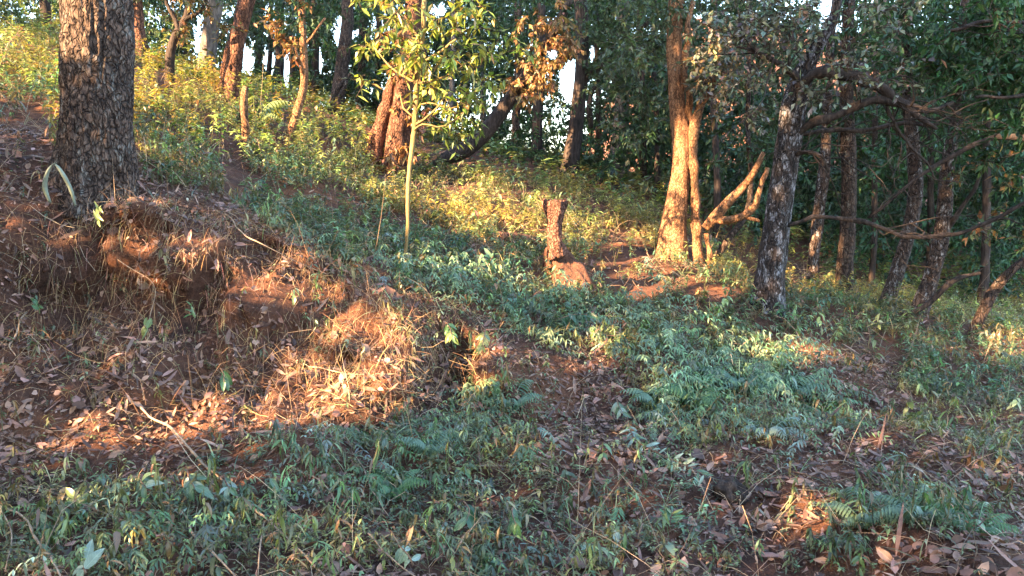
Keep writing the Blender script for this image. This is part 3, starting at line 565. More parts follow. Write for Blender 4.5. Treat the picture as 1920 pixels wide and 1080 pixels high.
# ------------------------------------------------------------------ unseen trees added towards the sun, crowns cut to leave the wanted sun patches
D0 = 7.5; PERP = np.array([-SH[1], SH[0]])
def curtain(a, off, z):
    return np.stack([SH[0]*(D0+off)+PERP[0]*a, SH[1]*(D0+off)+PERP[1]*a, z], -1)
n = 250000
a = rng.uniform(-27, 8, n); zc = rng.uniform(2.2, 17, n); off = rng.normal(0, 0.8, n)
Q = curtain(a, off, zc); Q[:, 2] = zc
pp = proj(Q); infr = (Q[:, 1] > 0.3) & (pp[0] > -250) & (pp[0] < 2170) & (pp[1] > -200)
QD = norm(rand_dir(n)+np.array([0, 0, -.3])); QL = 0.19*np.exp(rng.normal(0, .2, n)); lit = np.zeros(n, bool)
for Q0 in (Q + QD*QL[:, None]*.2, Q + QD*QL[:, None]*.8):
    hit = np.zeros((n, 3)); done = np.zeros(n, bool)
    for k in range(1, 170):
        X = Q0 - SUN*(k*0.26); h = (X[:, 2] < H(X[:, 0], X[:, 1]) + 0.10) & ~done
        hit[h] = X[h]; done |= h
    hx, hy = proj(hit); hx = np.nan_to_num(hx, nan=-9e3); hy = np.nan_to_num(hy, nan=-9e3)
    lit |= done & (hit[:, 1] < 21) & (hit[:, 1] > 2) & (blobs(hx, hy, LIT, 26, 41) > 0.55)
def near_ray(pt, r):
    v = Q - pt; tt = v @ SUN; d2 = (v*v).sum(1) - tt*tt; return (tt > 0) & (d2 < r*r)
shade = np.zeros(n, bool)
for x, y, Y in [(x,y,5.5) for x in (140,165,195,225) for y in range(95, 345, 22)] + [(215,y,5.7) for y in range(0, 90, 25)] + [(1456,y,7.4) for y in range(150, 560, 30)] + [(1268,y,9.5) for y in range(-40, 250, 22)] + [(1300,y,9.4) for y in range(-40, 240, 24)] + [(1588,y,10) for y in range(30, 570, 30)] + [(1535,y,10) for y in range(250, 550, 30)] + [(x,y,9) for x in (1690,1750) for y in range(100, 590, 35)] + [(764,y,6.3) for y in range(350, 505, 15)]:
    shade |= near_ray(pix(x, y, Y), 0.24)
litx = np.zeros(n, bool)
for x, y, Y, r in [(142,y,5.5,.24) for y in range(-40, 80, 20)] + [(785,y,6.3,.2) for y in range(-40, 330, 30)] + [(1270,y,9.4,.25) for y in range(250, 500, 25)] + [(1380,y,9,.25) for y in (340,370,400,420)] + \
   [(738,y,12,.3) for y in range(60, 330, 30)] + [(768,y,12,.28) for y in range(-30, 200, 30)] + [(555,y,10.5,.2) for y in range(100, 260, 25)] + [(458,y,9,.2) for y in range(165, 270, 25)] + [(1050,y,7.2,.32) for y in range(375, 555, 20)] + \
   [(x,y,6.3,.22) for x in (700,740,830,870,900) for y in (20,60,100,140,180)] + [(x,y,12.8,.25) for x in (1000,1035) for y in (80,120,160)] + [(435,y,11.5,.2) for y in (120,150,180)] + [(345,20,11,.3),(560,50,10.5,.3),(1880,256,7,.12),(1920,258,7,.14),(1340,100,9.2,.2),(1340,130,9.2,.2),(1875,540,8.3,.15)]:
    litx |= near_ray(pix(x, y, Y), r)
keep = ~infr & ~litx & (shade | ~lit) & ((rng.random(n) < 0.97))
Q = Q[keep]; a = a[keep]; QD = QD[keep]; QL = QL[keep]
TA = [6.5, 2.8, -1, -4.8, -8.6, -12.4, -16.2, -20, -24.5]
own = np.argmin(np.abs(a[:, None]-np.array(TA)[None]), 1)
lab = ['first', 'second', 'third', 'fourth', 'fifth', 'sixth', 'seventh', 'eighth', 'ninth']
for k, ta in enumerate(TA):
    base = curtain(np.array([ta]), np.array([0.0]), np.array([0.0]))[0]; base[2] = H(base[0], base[1]) if abs(base[0]) < 17 else 3
    t = thing('added_shade_tree', 'added leafy tree outside the frame, crown cut to shape the sun patches, %s of its row' % lab[k], 'tree', base, 'added trees that shape the sunlight')
    s = own == k; q = Q[s]; m = len(q); b = Bag()
    leaf_bag(b, q, QD[s], rand_dir(m), QL[s], 0.14, jitter_col(G_MID, m), droop=.2)
    obj('crown', b.mesh('crown', base, False), M['leaf_matt'], t)
    b = Bag(); P = base + np.array([[0, 0, -.3], [.05, 0, 2.5], [-.1, .05, 6], [0, 0, 11], [.1, 0, 15]]); tube(b, P, [.11, .1, .085, .06, .02], 10, .3, .1, 3, k); obj('trunk', b.mesh('trunk', base), M['bark_brown'], t)

# ------------------------------------------------------------------ distant woodland mass behind the countable trunks
def fill_mass(n, Yr, xr, pyr, rad, per, leaf, col, hang=.4, floor=True, keepf=None):
    Y = rng.uniform(*Yr, n); C = pix(rng.uniform(*xr, n), rng.uniform(*pyr, n), Y)
    g = H(C[:, 0], C[:, 1]); k = (C[:, 2] > g + 0.15)
    C = C[k]
    return crown_leaves(C, rad, per, leaf[0], leaf[1], col, hang=hang)
mass = Bag(); tw = Bag()
for args in [(560, (18, 31), (-150, 1150), (-60, 170), .8, 130, (.14, .065), (.045, .075, .038)),
             (330, (17, 28), (560, 1300), (-60, 290), .8, 130, (.14, .065), (.045, .08, .04)),
             (700, (14, 26), (1080, 2080), (-80, 480), .75, 140, (.14, .065), (.045, .08, .042)),
             (330, (11.5, 18), (1380, 2080), (150, 620), .55, 120, (.1, .048), (.04, .085, .045)),
             (170, (10.5, 15), (1640, 2080), (-60, 320), .5, 120, (.1, .045), (.045, .1, .04)),
             (260, (20, 29), (1180, 2050), (170, 430), .9, 130, (.16, .08), (.035, .065, .038)),
             (90, (14, 20), (880, 1260), (200, 350), .45, 110, (.09, .04), (.05, .1, .04)),
             (70, (15, 20), (-100, 330), (-60, 100), .6, 110, (.11, .05), (.06, .1, .04))]:
    (P, D, N, L, W, C), (A, B) = fill_mass(*args); leaf_bag(mass, P, D, N, L, W, C, droop=.25, fold=.3); strands(tw, A[::3], B[::3], .006)
for args in [(330, (22, 33), (100, 1300), (-60, 230), .9, 130, (.16, .08), (.04, .07, .035)), (160, (19, 27), (1150, 2000), (150, 520), .9, 130, (.15, .075), (.035, .07, .04))]:
    (P, D, N, L, W, C), (A, B) = fill_mass(*args); leaf_bag(mass, P, D, N, L, W, C, droop=.25, fold=.3)
mo = tag(obj('woodland', mass.mesh('woodland', smooth=False), M['leaf_matt']), 'dark green distant woodland foliage filling the gaps between trunks', 'woodland', kind='stuff')
tag(obj('twigs', tw.mesh('twigs'), M['bark_dark'], mo), kind='stuff')

# ------------------------------------------------------------------ undergrowth
def scatter(n, Yr, dens, xpad=120, power=1.6):
    """random ground points in view, Y metres ahead, kept with probability dens(px, py)"""
    u = rng.random(n); Y = (Yr[0]**power + u*(Yr[1]**power-Yr[0]**power))**(1/power)
    X = (rng.uniform(-xpad, 1920+xpad, n)-960)/FPX*Y*1.0
    Z = H(X, Y); P = np.stack([X, Y, Z], -1); px, py = proj(P)
    k = rng.random(n) < dens(px, py)
    P[:, 1] += bank_warp(X, Y, Z)
    return P[k], px[k], py[k]
def plants(bag, stems, P, h, nl, L, W, col, lean=0.25, droop=(.2, .7), elev=(-.5, .5), hi=True, c2=None, stemcol=(.1, .1, .05)):
    n = len(P); dirn = norm(Hn(P[:, 0], P[:, 1])*lean*1.5 + rng.normal(0, lean, (n, 3)) + np.array([0, 0, 1.0]))
    h = h*np.exp(rng.normal(0, .3, n)); T = P + dirn*h[:, None]
    f = np.sqrt(rng.random((n, nl)))*0.85+0.15; az = rng.random((n, nl))*6.283
    B = (P[:, None] + (T-P)[:, None]*f[..., None]).reshape(-1, 3); az = az.ravel(); m = len(B)
    e = rng.uniform(*elev, m); D = np.stack([np.cos(az)*np.cos(e), np.sin(az)*np.cos(e), np.sin(e)], -1)
    pt = fbm(P[:, 0]*1.1, P[:, 1]*1.1, 0, 61, 3)[:, None]; pt2 = fbm(P[:, 0]*2.3, P[:, 1]*2.3, 0, 65, 2)[:, None]
    cb = jitter_col(col, n, .3, .1)*np.exp(.35*pt2)*np.where(pt > .25, np.array([1.25, 1.0, .8]), np.where(pt < -.35, np.array([.85, 1.0, 1.15]), 1.0))
    ci = np.repeat(cb, nl, 0)*np.exp(rng.normal(0, .3, (m, 1))); dead = rng.random(m) < .06; ci[dead] = jitter_col((.24, .15, .08), dead.sum())
    leaf_bag(bag, B, D, norm(np.array([0, 0, 1.0])+rand_dir(m)*.35), L*np.exp(rng.normal(0, .28, m)), W*np.exp(rng.normal(0, .22, m)), ci, droop=rng.uniform(*droop, m), fold=.3, hi=hi)
    if stems is not None: strands(stems, P-dirn*.02, T, .0025+.004*h, np.broadcast_to(stemcol, (n, 3)))
PATH = [(1130,745,50,95,-28,.9),(1200,850,60,50,-20,.85),(1430,885,130,42,10,.9),(1700,875,190,48,14,.85),(1790,1050,170,45,0,.95),(1570,690,110,32,10,.85),(1480,985,70,45,0,.7),(1880,1000,70,60,0,.7)]
def dg(px, py): return blobs(px, py, GREEN)*(1-blobs(px, py, PATH))*(1-blobs(px, py, [(1268, 512, 65, 22, 0, .75), (1064, 520, 26, 30, 0, .55)], 10))
def dgv(lo=0.0, gain=1.0, sc=1.0): return lambda px, py: np.clip(lo+gain*dg(px, py)**1.5, 0, 1)*np.clip(.75+1.3*fbm(px/(48*sc), py/(26*sc), 0, 88, 3), .04, 1)
def dry_some(bag, st, n, Yr, d): 
    P, px, py = scatter(n, Yr, d); plants(bag, st, P, .12, 6, .055, .014, (.2, .15, .08), elev=(-1.1, .2), droop=(.3, .9))
st = Bag()
# near weeds: narrow drooping leaves
u1 = Bag()
P, px, py = scatter(8000, (2.3, 7.5), dgv(.07, .7)); plants(u1, st, P, .09, 9, .034, .0105, (.135, .175, .085), elev=(-.8, .5))
P, px, py = scatter(1300, (2.3, 7.0), dgv(.01, .7, 1.4)); plants(u1, st, P, .16, 9, .06, .014, (.12, .175, .085), elev=(-1.1, .2), droop=(.4, 1.0))
P, px, py = scatter(450, (2.3, 7.0), dgv(.02, .5)); plants(u1, st, P, .13, 6, .07, .03, (.13, .2, .12), elev=(-.9, .3))
P, px, py = scatter(27000, (2.3, 6.5), dgv(.14, .7)); plants(u1, None, P, .05, 6, .019, .009, (.145, .17, .085), elev=(-.3, .6), hi=False)
def wilted(bag, n, Yr, L, nl, ll, lw, col, dens, rise=.12):
    P, px, py = scatter(n, Yr, dens); n = len(P)
    if not n: return
    az = rng.normal(-1.2, .8, n); ln = L*np.exp(rng.normal(0, .3, n)); h = rise*np.exp(rng.normal(0, .4, n)); dx, dy = np.cos(az), np.sin(az)
    cb = jitter_col(col, n, .25, .08)
    for k in range(nl):
        f = (k+.5)/nl; x = P[:, 0]+dx*ln*f; y = P[:, 1]+dy*ln*f; z = H(x, y)+h*(.5+1.6*f*(1-f)-.35*f); B = np.stack([x, y, np.maximum(z, H(x, y)+.01)], -1)
        for sd in (-1, 1):
            D = norm(np.stack([dx*.7-sd*dy*.7, dy*.7+sd*dx*.7, np.full(n, -.55)], -1)+rng.normal(0, .3, (n, 3)))
            leaf_bag(bag, B, D, norm(np.array([0, -.4, 1.0])+rand_dir(n)*.4), ll*np.exp(rng.normal(0, .25, n))*(1.1-.5*f), lw, cb*np.exp(rng.normal(0, .22, (n, 1))), droop=rng.uniform(.3, 1.0, n), fold=.3, hi=False)
HEAP = [(800,880,230,80,0,1),(1350,720,230,85,15,1),(1240,800,90,50,20,1),(1100,590,280,50,5,1),(1640,985,190,65,0,1),(680,440,220,70,12,.9),(300,1010,350,90,0,.6),(1480,805,170,30,15,1),(950,770,80,70,0,1),(1330,610,160,40,8,.9),(1000,1030,280,60,0,.6)]
dh = lambda a, b: blobs(a, b, HEAP)*(1-blobs(a, b, PATH))*np.clip(.7+1.2*fbm(a/50, b/30, 0, 17, 2), .05, 1)
wilted(u1, 1500, (2.4, 5), .26, 9, .042, .010, (.115, .18, .085), dh); wilted(u1, 1700, (4.5, 8), .34, 9, .055, .013, (.15, .22, .12), dh); wilted(u1, 1500, (4.6, 7), .34, 10, .06, .013, (.16, .25, .14), lambda a, b: blobs(a, b, [(1370,705,190,60,14,1),(1290,740,90,50,0,.9),(830,500,120,45,0,.7),(1090,585,160,30,0,.7)]), .26)
wilted(u1, 500, (2.4, 7), .3, 9, .05, .012, (.19, .25, .19), dh)
dry_some(u1, st, 1500, (2.3, 7), dgv(.12, .5))
P, px, py = scatter(2600, (2.3, 7), dgv(.06, .5, .8)); plants(u1, None, P, .03, 7, .12, .0045, (.14, .18, .1), elev=(.3, 1.3), droop=(.2, .9), hi=True)
tag(obj('undergrowth', u1.mesh('undergrowth'), M['leaf']), 'low blue-green weeds with narrow drooping leaves carpeting the ground', 'undergrowth', kind='stuff')
# slope shrubs beyond the bank: shade tinted into near greens, sunlight into far ones
u2 = Bag()
P, px, py = scatter(3600, (5.8, 9.0), dgv(.1, .8)); plants(u2, st, P, .17, 11, .062, .018, (.095, .16, .085), elev=(-.9, .4), hi=False)
P, px, py = scatter(8500, (8.6, 13.5), dgv(.1, .8)); plants(u2, st, P, .2, 11, .06, .02, (.26, .26, .085), elev=(-.7, .5), hi=False)
P, px, py = scatter(3500, (5.8, 8.8), dgv(.06, .8)); plants(u2, st, P, .1, 8, .045, .015, (.12, .16, .085), hi=False)
P, px, py = scatter(6000, (8.4, 13), dgv(.06, .8)); plants(u2, None, P, .1, 8, .045, .017, (.29, .25, .1), hi=False)
P, px, py = scatter(6000, (12, 24), lambda a, b: 0.75+0*a); plants(u2, None, P, .3, 10, .11, .042, (.14, .17, .055), hi=False)
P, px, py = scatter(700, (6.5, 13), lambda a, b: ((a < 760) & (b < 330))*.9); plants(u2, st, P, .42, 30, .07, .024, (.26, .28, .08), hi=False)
dry_some(u2, st, 3500, (6, 13), dgv(.3, .6))
P, px, py = scatter(2600, (6.5, 14), dgv(.2, .6)); plants(u2, None, P, .05, 8, .17, .005, (.27, .24, .12), elev=(.4, 1.3), droop=(.2, .9), hi=True)
P, px, py = scatter(500, (6, 12), dgv(.05, .6)); plants(u2, st, P, .22, 9, .085, .034, (.17, .21, .09), elev=(-.8, .3), hi=True)
tag(obj('hillside_undergrowth', u2.mesh('hillside_undergrowth', smooth=False), M['leaf']), 'sun-tinted yellow-green bushy undergrowth covering the hillside behind the bank', 'undergrowth', kind='stuff')
so_ = tag(obj('weed_stalks', st.mesh('weed_stalks'), M['straw']), 'thin green-brown stalks of the low weeds', 'stalks', kind='stuff')
# leaf litter, dry straw and hanging roots
li = Bag()
BARE = [(130,470,100,80,0,1),(90,590,130,50,0,1),(380,560,60,40,0,.7),(560,620,60,40,0,.8),(60,400,120,40,0,.7),(640,600,50,30,0,.6),(870,640,30,40,0,1)]
def litter_d(px, py): return np.clip(1.0-0.75*dg(px, py), .15, 1)*(py > 240)*(1-.6*blobs(px, py, BARE))
def litter(n, Yr, L, W, cols, hi):
    P, px, py = scatter(n, Yr, litter_d); m = len(P); Nn = norm(Hn(P[:, 0], P[:, 1])+rand_dir(m)*.55)
    D = rand_dir(m); D = norm(D-Nn*(D*Nn).sum(1, keepdims=True)); c = np.array(cols)[rng.integers(0, len(cols), m)]*np.exp(rng.normal(0, .3, (m, 1)))
    leaf_bag(li, P+Nn*rng.uniform(.004, .03, (m, 1)), D, Nn, L*np.exp(rng.normal(-.1, .5, m)), W*np.exp(rng.normal(-.1, .45, m)), np.clip(c, 0, .6), droop=rng.uniform(-.35, .35, m), fold=rng.uniform(-.1, .7, m), hi=hi)
DRY = [(.21, .11, .08), (.14, .08, .062), (.31, .195, .145), (.095, .058, .048), (.28, .155, .125)]
litter(16000, (2.3, 6.6), .055, .024, DRY, True)
litter(21000, (2.3, 6.6), .022, .010, DRY, False)
litter(9000, (6, 13), .06, .03, DRY, False)
tag(obj('leaf_litter', li.mesh('leaf_litter'), M['dry']), 'brown curled dead leaves strewn over the bank and path', 'leaf litter', kind='stuff')
cr = Bag(); P, px, py = scatter(16000, (3.6, 6.2), lambda a, b: np.clip(blobs(a, b, BARE)+.25*(a < 900)*(b > 380)*(b < 800), 0, 1)); m = len(P)
o8 = np.array([(1, 0, 0), (-1, 0, 0), (0, 1, 0), (0, -1, 0), (0, 0, 1), (0, 0, -1), (.6, .6, .5), (-.6, -.5, .6)], float); f8 = np.array([[0, 6, 4], [6, 2, 4], [2, 1, 4], [1, 7, 4], [7, 3, 4], [3, 0, 4], [0, 2, 6], [2, 0, 5], [1, 2, 5], [3, 1, 5], [0, 3, 5], [1, 3, 7]])
sz = .007*np.exp(rng.normal(0, .6, m)); V = P[:, None]+o8[None]*sz[:, None, None]*rng.uniform(.6, 1.3, (m, 8, 1)); cr.add(V, [(f8[None]+(np.arange(m)*8)[:, None, None]).reshape(-1, 3)])
tag(obj('soil_crumbs', cr.mesh('soil_crumbs', smooth=False), M['soil']), 'crumbs and small clods of brown earth on the bare bank', 'soil crumbs', kind='stuff')
sw = Bag()
def straw(n, Yr, ln, r, cols, dens, up=.25, sag=.01):
    P, px, py = scatter(n, Yr, dens); m = len(P); Nn = Hn(P[:, 0], P[:, 1])
    D = rand_dir(m); D = norm(D-Nn*(D*Nn).sum(1, keepdims=True)*(1-up)); D += Nn*up*rng.random((m, 1))
    l = ln*np.exp(rng.normal(0, .45, m)); c = np.array(cols)[rng.integers(0, len(cols), m)]*np.exp(rng.normal(0, .25, (m, 1)))
    A = P+Nn*.006; strands(sw, A, A+D*l[:, None], r, np.clip(c, 0, .7), sag=rng.normal(0, 1, m)*l*.2+.01, segs=3)
STRAW = [(.3, .21, .14), (.22, .145, .1), (.15, .1, .075), (.34, .27, .19)]
straw(9000, (2.3, 6.8), .08, .0012, STRAW, lambda a, b: np.clip(1-.55*dg(a, b), .2, 1)*(1-.4*blobs(a, b, BARE)))
straw(700, (2.3, 4.6), .26, .0015, STRAW, lambda a, b: dg(a, b)*.6, .45)
straw(1000, (2.3, 6.8), .24, .0015, STRAW, lambda a, b: np.clip(1-.5*dg(a, b), .25, 1), .3)
straw(2600, (4.3, 5.3), .10, .0016, [(.5, .33, .16), (.42, .3, .13)], lambda a, b: blobs(a, b, [(740, 725, 190, 42, -4, 1), (1490, 950, 50, 60, 0, .6)]), .5)  # paler straw along the sun strip and spot, sunlight put into its colour
straw(4500, (6, 13), .25, .0025, STRAW, lambda a, b: .7+0*a, .4)
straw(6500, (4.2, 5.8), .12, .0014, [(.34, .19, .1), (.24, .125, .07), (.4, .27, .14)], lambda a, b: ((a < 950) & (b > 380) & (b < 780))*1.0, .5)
P, px, py = scatter(9000, (4.3, 5.9), lambda a, b: blobs(a, b, [(350,540,330,130,12,1),(650,600,220,110,8,1),(200,620,200,60,0,.7)])); m = len(P)
strands(sw, P+np.array([0, -.02, .03]), P+np.stack([rng.normal(0, .05, m), -rng.uniform(.04, .12, m), -rng.uniform(.02, .16, m)], -1), .0013, jitter_col((.3, .19, .11), m, .35), sag=rng.uniform(0, .04, m), segs=3)
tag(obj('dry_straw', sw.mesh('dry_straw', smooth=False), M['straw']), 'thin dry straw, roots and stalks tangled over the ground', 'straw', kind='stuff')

# ------------------------------------------------------------------ single leaves, sprigs, ferns, sticks
def leaf_mesh(name, L, W, droop, fold, wav, seed):
    ns, na = 9, 5; s = np.linspace(0, 1, ns); V = []
    for i, q in enumerate(s):
        w = W*0.5*(math.sin(math.pi*min(1, q**.8))**.75 if 0 < q < 1 else 0.02)
        ang = droop*q; y = L*(math.sin(ang)/droop if abs(droop) > 1e-3 else q); z = -L*((1-math.cos(ang))/droop if abs(droop) > 1e-3 else 0)
        for a in np.linspace(-1, 1, na):
            V.append((a*w, y, z + fold*abs(a)*w + wav*L*math.sin(q*9+seed+a*2)*abs(a)))
    I = np.arange(ns*na).reshape(ns, na)
    return mesh(name, np.array(V), [np.stack([I[:-1, :-1], I[:-1, 1:], I[1:, 1:], I[1:, :-1]], -1).reshape(-1, 4)])
def frame_rot(D, N):
    from mathutils import Matrix
    D = Vector(D).normalized(); N = Vector(N); S = D.cross(N).normalized(); U = S.cross(D)
    return Matrix((S, D, U)).transposed().to_euler()
_lm = {}
def leaf_proto(kind, mat):
    k = (kind, mat)
    if k not in _lm:
        p = {'hang': (1, .34, .9, .35, .02), 'flat': (1, .42, .35, .25, .02), 'dead': (1, .5, .7, .5, .05), 'dead2': (1, .42, -.6, .6, .06), 'narrow': (1, .22, .9, .3, .01), 'curl': (1, .45, 1.8, .5, .04)}[kind]
        _lm[k] = leaf_mesh('leaf', p[0], p[1], p[2], p[3], p[4], len(_lm)); _lm[k].materials.append(M[mat])
    return _lm[k]
def place_leaf(name, parent, P, D, N, L, kind, mat, org):
    o = bpy.data.objects.new(name, leaf_proto(kind, mat)); COL.objects.link(o); o.parent = parent
    o.location = [float(c) for c in (np.asarray(P)-org)]; o.rotation_euler = frame_rot(D, N); o.scale = (L*random.uniform(.85, 1.15), L, L)
    return o
TOCAM = norm(np.array([0, -1.0, .35]))
CAMP = np.array([0, 0, CAM_H])
def lifted(G, h):
    d = CAMP-G; L = np.linalg.norm(d, axis=-1, keepdims=True); k = np.maximum(d[..., 2:]/L, .12) + .12
    return G + d/L*(np.asarray(h, float).reshape(-1, 1)/k)
def sprig(name, label, path, nl, L, kind, mats, lift=.08, spread=.8, hangz=-.7, stemmat='twig_brown', cat='sprig', stemw=.004, group=None):
    """path: photo positions of the stem along the ground; leaves in alternate rows"""
    G = np.array([ground_at(*p) for p in path]); n = len(G); lift = lift*(1.7 if G[0, 1] < 4.5 else 1.0)
    lf = np.linspace(lift*.6, lift, n); Pn = lifted(G, lf)
    t = thing(name, label, cat, G[0], group); org = G[0]
    b = Bag(); C, r = spline(Pn, np.linspace(stemw, stemw*.5, n), .03); tube(b, Pn, np.linspace(stemw, stemw*.5, n), 6, .03, .1); obj('stem', b.mesh('stem', org), M[stemmat], t)
    for k in range(nl):
        f = .2+.8*(k+.5)/nl; i = min(int(f*(len(C)-1)), len(C)-2); d = norm(C[i+1]-C[i]); side = norm(np.cross(d, TOCAM))*(1 if k % 2 else -1)
        D = norm(d*.5+side*spread+np.array([0, 0, hangz])+rng.normal(0, .25, 3)+TOCAM*.25)
        place_leaf('leaf', t, C[i], D, norm(TOCAM+np.array([0, 0, .5])+rng.normal(0, .25, 3)), L*random.uniform(.6, 1.05)*(.8 if G[0, 1] < 4.5 else 1), kind, random.choice(mats), org)
    return t
sprig('leafy_sprig', 'wilted sprig of pale teal leaves hanging above the long pale stick', [(285,885),(262,900),(272,915)], 9, .13, 'hang', ['leaf_teal','leaf_pale'], .12, .9, -1.0)
sprig('leafy_sprig', 'drooping cluster of large pale blue-green leaves beside the long stick', [(350,885),(355,900),(365,915)], 9, .14, 'hang', ['leaf_pale','leaf_teal'], .12, .9, -1.0)
sprig('leafy_sprig', 'drooping teal leaves on the long pale stick, near its fork', [(420,890),(425,905),(432,915)], 9, .11, 'hang', ['leaf_teal','leaf_pale'], .11, .9, -1.0)
sprig('leafy_sprig', 'bright green upright pair of glossy leaves near the fallen pink leaves', [(140,955),(142,940),(146,925)], 5, .11, 'flat', ['leaf_green','leaf_lime'], .1, .7, -.2)
sprig('leafy_sprig', 'pale grey-green broad leaves at the bottom edge near the left corner', [(160,1075),(158,1060),(165,1045)], 5, .11, 'flat', ['leaf_pale'], .08, .9, -.2)
sprig('leafy_sprig', 'pale broad leaves lying under the twiggy brown patch', [(1165,1030),(1160,1018),(1168,1005)], 5, .08, 'flat', ['leaf_pale'], .06, 1, -.2)
sprig('leafy_sprig', 'small pale green leaves left of the pale broad ones', [(1100,1035),(1102,1022),(1095,1012)], 5, .07, 'flat', ['leaf_pale','leaf_green'], .06, 1, -.3)
sprig('cut_branch', 'cut branch showing pale silvery leaf undersides along the litter path', [(1175,780),(1190,822),(1235,850),(1280,870),(1325,893)], 26, .085, 'narrow', ['leaf_pale','leaf_pale','leaf_teal'], .1, .9, -.3, cat='branch')
sprig('leafy_sprig', 'teal leaves hanging at the upper end of the cut silvery branch', [(1155,745),(1160,760),(1168,775)], 7, .1, 'hang', ['leaf_teal','leaf_pale'], .12, .6, -.9)
sprig('leafy_sprig', 'bright green drooping leaves alone on the brown bank', [(412,690),(413,705),(412,722)], 6, .12, 'hang', ['leaf_green','leaf_deep'], .1, .4, -1.3)
sprig('leafy_sprig', 'yellow-lit drooping leaves left of the dark hole in the bank', [(835,600),(842,618),(846,636)], 20, .085, 'hang', ['leaf_lime','leaf_yellow','leaf_green'], .16, .9, -.9)
sprig('leafy_sprig', 'yellow-green drooping leaves right of the dark hole in the bank', [(912,610),(908,628),(905,645)], 16, .085, 'hang', ['leaf_lime','leaf_yellow','leaf_teal'], .16, .9, -.9)
sprig('leafy_sprig', 'large teal drooping leaves on the crest below the yellow sapling', [(860,480),(856,500),(850,515)], 16, .12, 'hang', ['leaf_teal','leaf_deep','leaf_teal'], .22, .9, -1.0)
sprig('leafy_sprig', 'blue-green broad leaves standing right of the crest plants', [(915,500),(918,490),(925,480)], 14, .12, 'hang', ['leaf_teal','leaf_deep'], .25, .9, -.8)
sprig('leafy_sprig', 'row of teal hanging leaves below the gnarled stump', [(1040,600),(1075,590),(1110,590)], 22, .11, 'hang', ['leaf_teal','leaf_deep'], .2, .8, -1.0)
sprig('leafy_sprig', 'dark green hanging leaves around the shadowed hole in foreground weeds', [(870,940),(880,955),(875,975)], 8, .12, 'hang', ['leaf_deep','leaf_teal'], .14, .6, -1.1)
sprig('leafy_sprig', 'hanging green leaves just right of the shadowed weed hole', [(965,945),(960,960),(968,985)], 8, .11, 'hang', ['leaf_teal','leaf_green'], .12, .5, -1.2)
sprig('leafy_sprig', 'pale withered grey leaves at the bottom edge in the middle', [(775,1060),(765,1040),(745,1020)], 8, .1, 'hang', ['leaf_pale'], .1, .8, -.8)
sprig('leafy_sprig', 'whitish leaf cluster on the weed clump, above the withered grey leaves', [(835,975),(830,985),(826,995)], 4, .07, 'flat', ['leaf_pale'], .08, .6, -.8)
sprig('leafy_sprig', 'grassy bright green tuft beside the brown litter patch', [(1255,985),(1258,970),(1262,960)], 12, .1, 'narrow', ['leaf_lime','leaf_green'], .06, 1, .3)
sprig('leafy_sprig', 'yellow-green hanging leaves at the right end of the fern patch', [(1590,755),(1592,770),(1596,785)], 7, .1, 'hang', ['leaf_lime','leaf_green'], .1, .5, -1.1)
sprig('leafy_sprig', 'bright lime seedling rising on the bare bank top', [(188,425),(184,405),(190,385)], 8, .09, 'narrow', ['leaf_lime'], .25, .8, .1, stemmat='stem_green')
sprig('leafy_sprig', 'lime young leaves on the bank beside the thin hanging vine', [(262,640),(262,625),(262,612)], 6, .08, 'flat', ['leaf_lime'], .1, .8, -.4, stemmat='stem_green')
sprig('leafy_sprig', 'dark green leafy tuft on the shaded part of the bank', [(345,600),(345,585),(348,572)], 9, .07, 'narrow', ['leaf_green','leaf_teal'], .1, .9, -.5, stemmat='stem_green')
sprig('leafy_sprig', 'green seedling with small leaves at the left edge of the bank', [(30,600),(32,585),(34,565)], 6, .06, 'flat', ['leaf_green'], .12, .9, -.2, stemmat='stem_green')
sprig('leafy_sprig', 'pointed light green leaf pair above the foreground stick fork', [(520,905),(510,900),(505,890)], 4, .11, 'hang', ['leaf_teal','leaf_green'], .09, .5, -1.0)
sprig('leafy_sprig', 'round bright green leaves in the middle of the foreground weeds', [(870,890),(872,882),(878,876)], 4, .06, 'flat', ['leaf_green','leaf_lime'], .08, .9, -.2)
# ferns
def frond_mesh():
    b = Bag(); n = 12; s = np.linspace(.12, 1, n); P = np.stack([0*s, s*(1-.18*s), .28*np.sin(s*2.2)-.25*s*s], -1)
    for sd in (-1, 1):
        D = np.stack([np.full(n, sd*1.0), np.full(n, .45), np.full(n, -.35)], -1); L = .30*np.sin(np.clip(1.02-s*.93, 0, 1)*2.2)**.8
        V, F = leaf_geo(P, D, np.tile([0, .2, 1.0], (n, 1)), L*.85, L*.2+.01, droop=.6, fold=.3, hi=True); b.add(V, F)
    tube(b, np.vstack([[0, 0, 0], P]), np.linspace(.012, .003, n+1), 4, .08); return b.mesh('frond')
_fr = {}
def fern(name, label, px, py, nf, L, mat, arc=(0, 360), tilt=.5, cat='fern', group=None):
    g = ground_at(px, py); t = thing(name, label, cat, g, group)
    if mat not in _fr: _fr[mat] = frond_mesh(); _fr[mat].materials.append(M[mat])
    for k in range(nf):
        a = R(random.uniform(*arc)) if nf < 4 else R(arc[0]+(arc[1]-arc[0])*(k+.3*random.random())/nf)
        o = bpy.data.objects.new('frond', _fr[mat]); COL.objects.link(o); o.parent = t
        o.rotation_euler = frame_rot((math.cos(a), math.sin(a), tilt*random.uniform(.5, 1.5)), (0, 0, 1)); l = L*random.uniform(.75, 1.2); o.scale = (l, l, l)
    return t
fern('fern', 'feathery teal fern clump, largest of the sunken patch', 1385, 735, 11, .42, 'leaf_teal')
fern('fern', 'green fern spreading at the left of the largest fern', 1300, 760, 9, .36, 'leaf_green', tilt=.4)
fern('fern', 'fern leaning over the slope right of the largest fern', 1480, 745, 9, .36, 'leaf_teal')
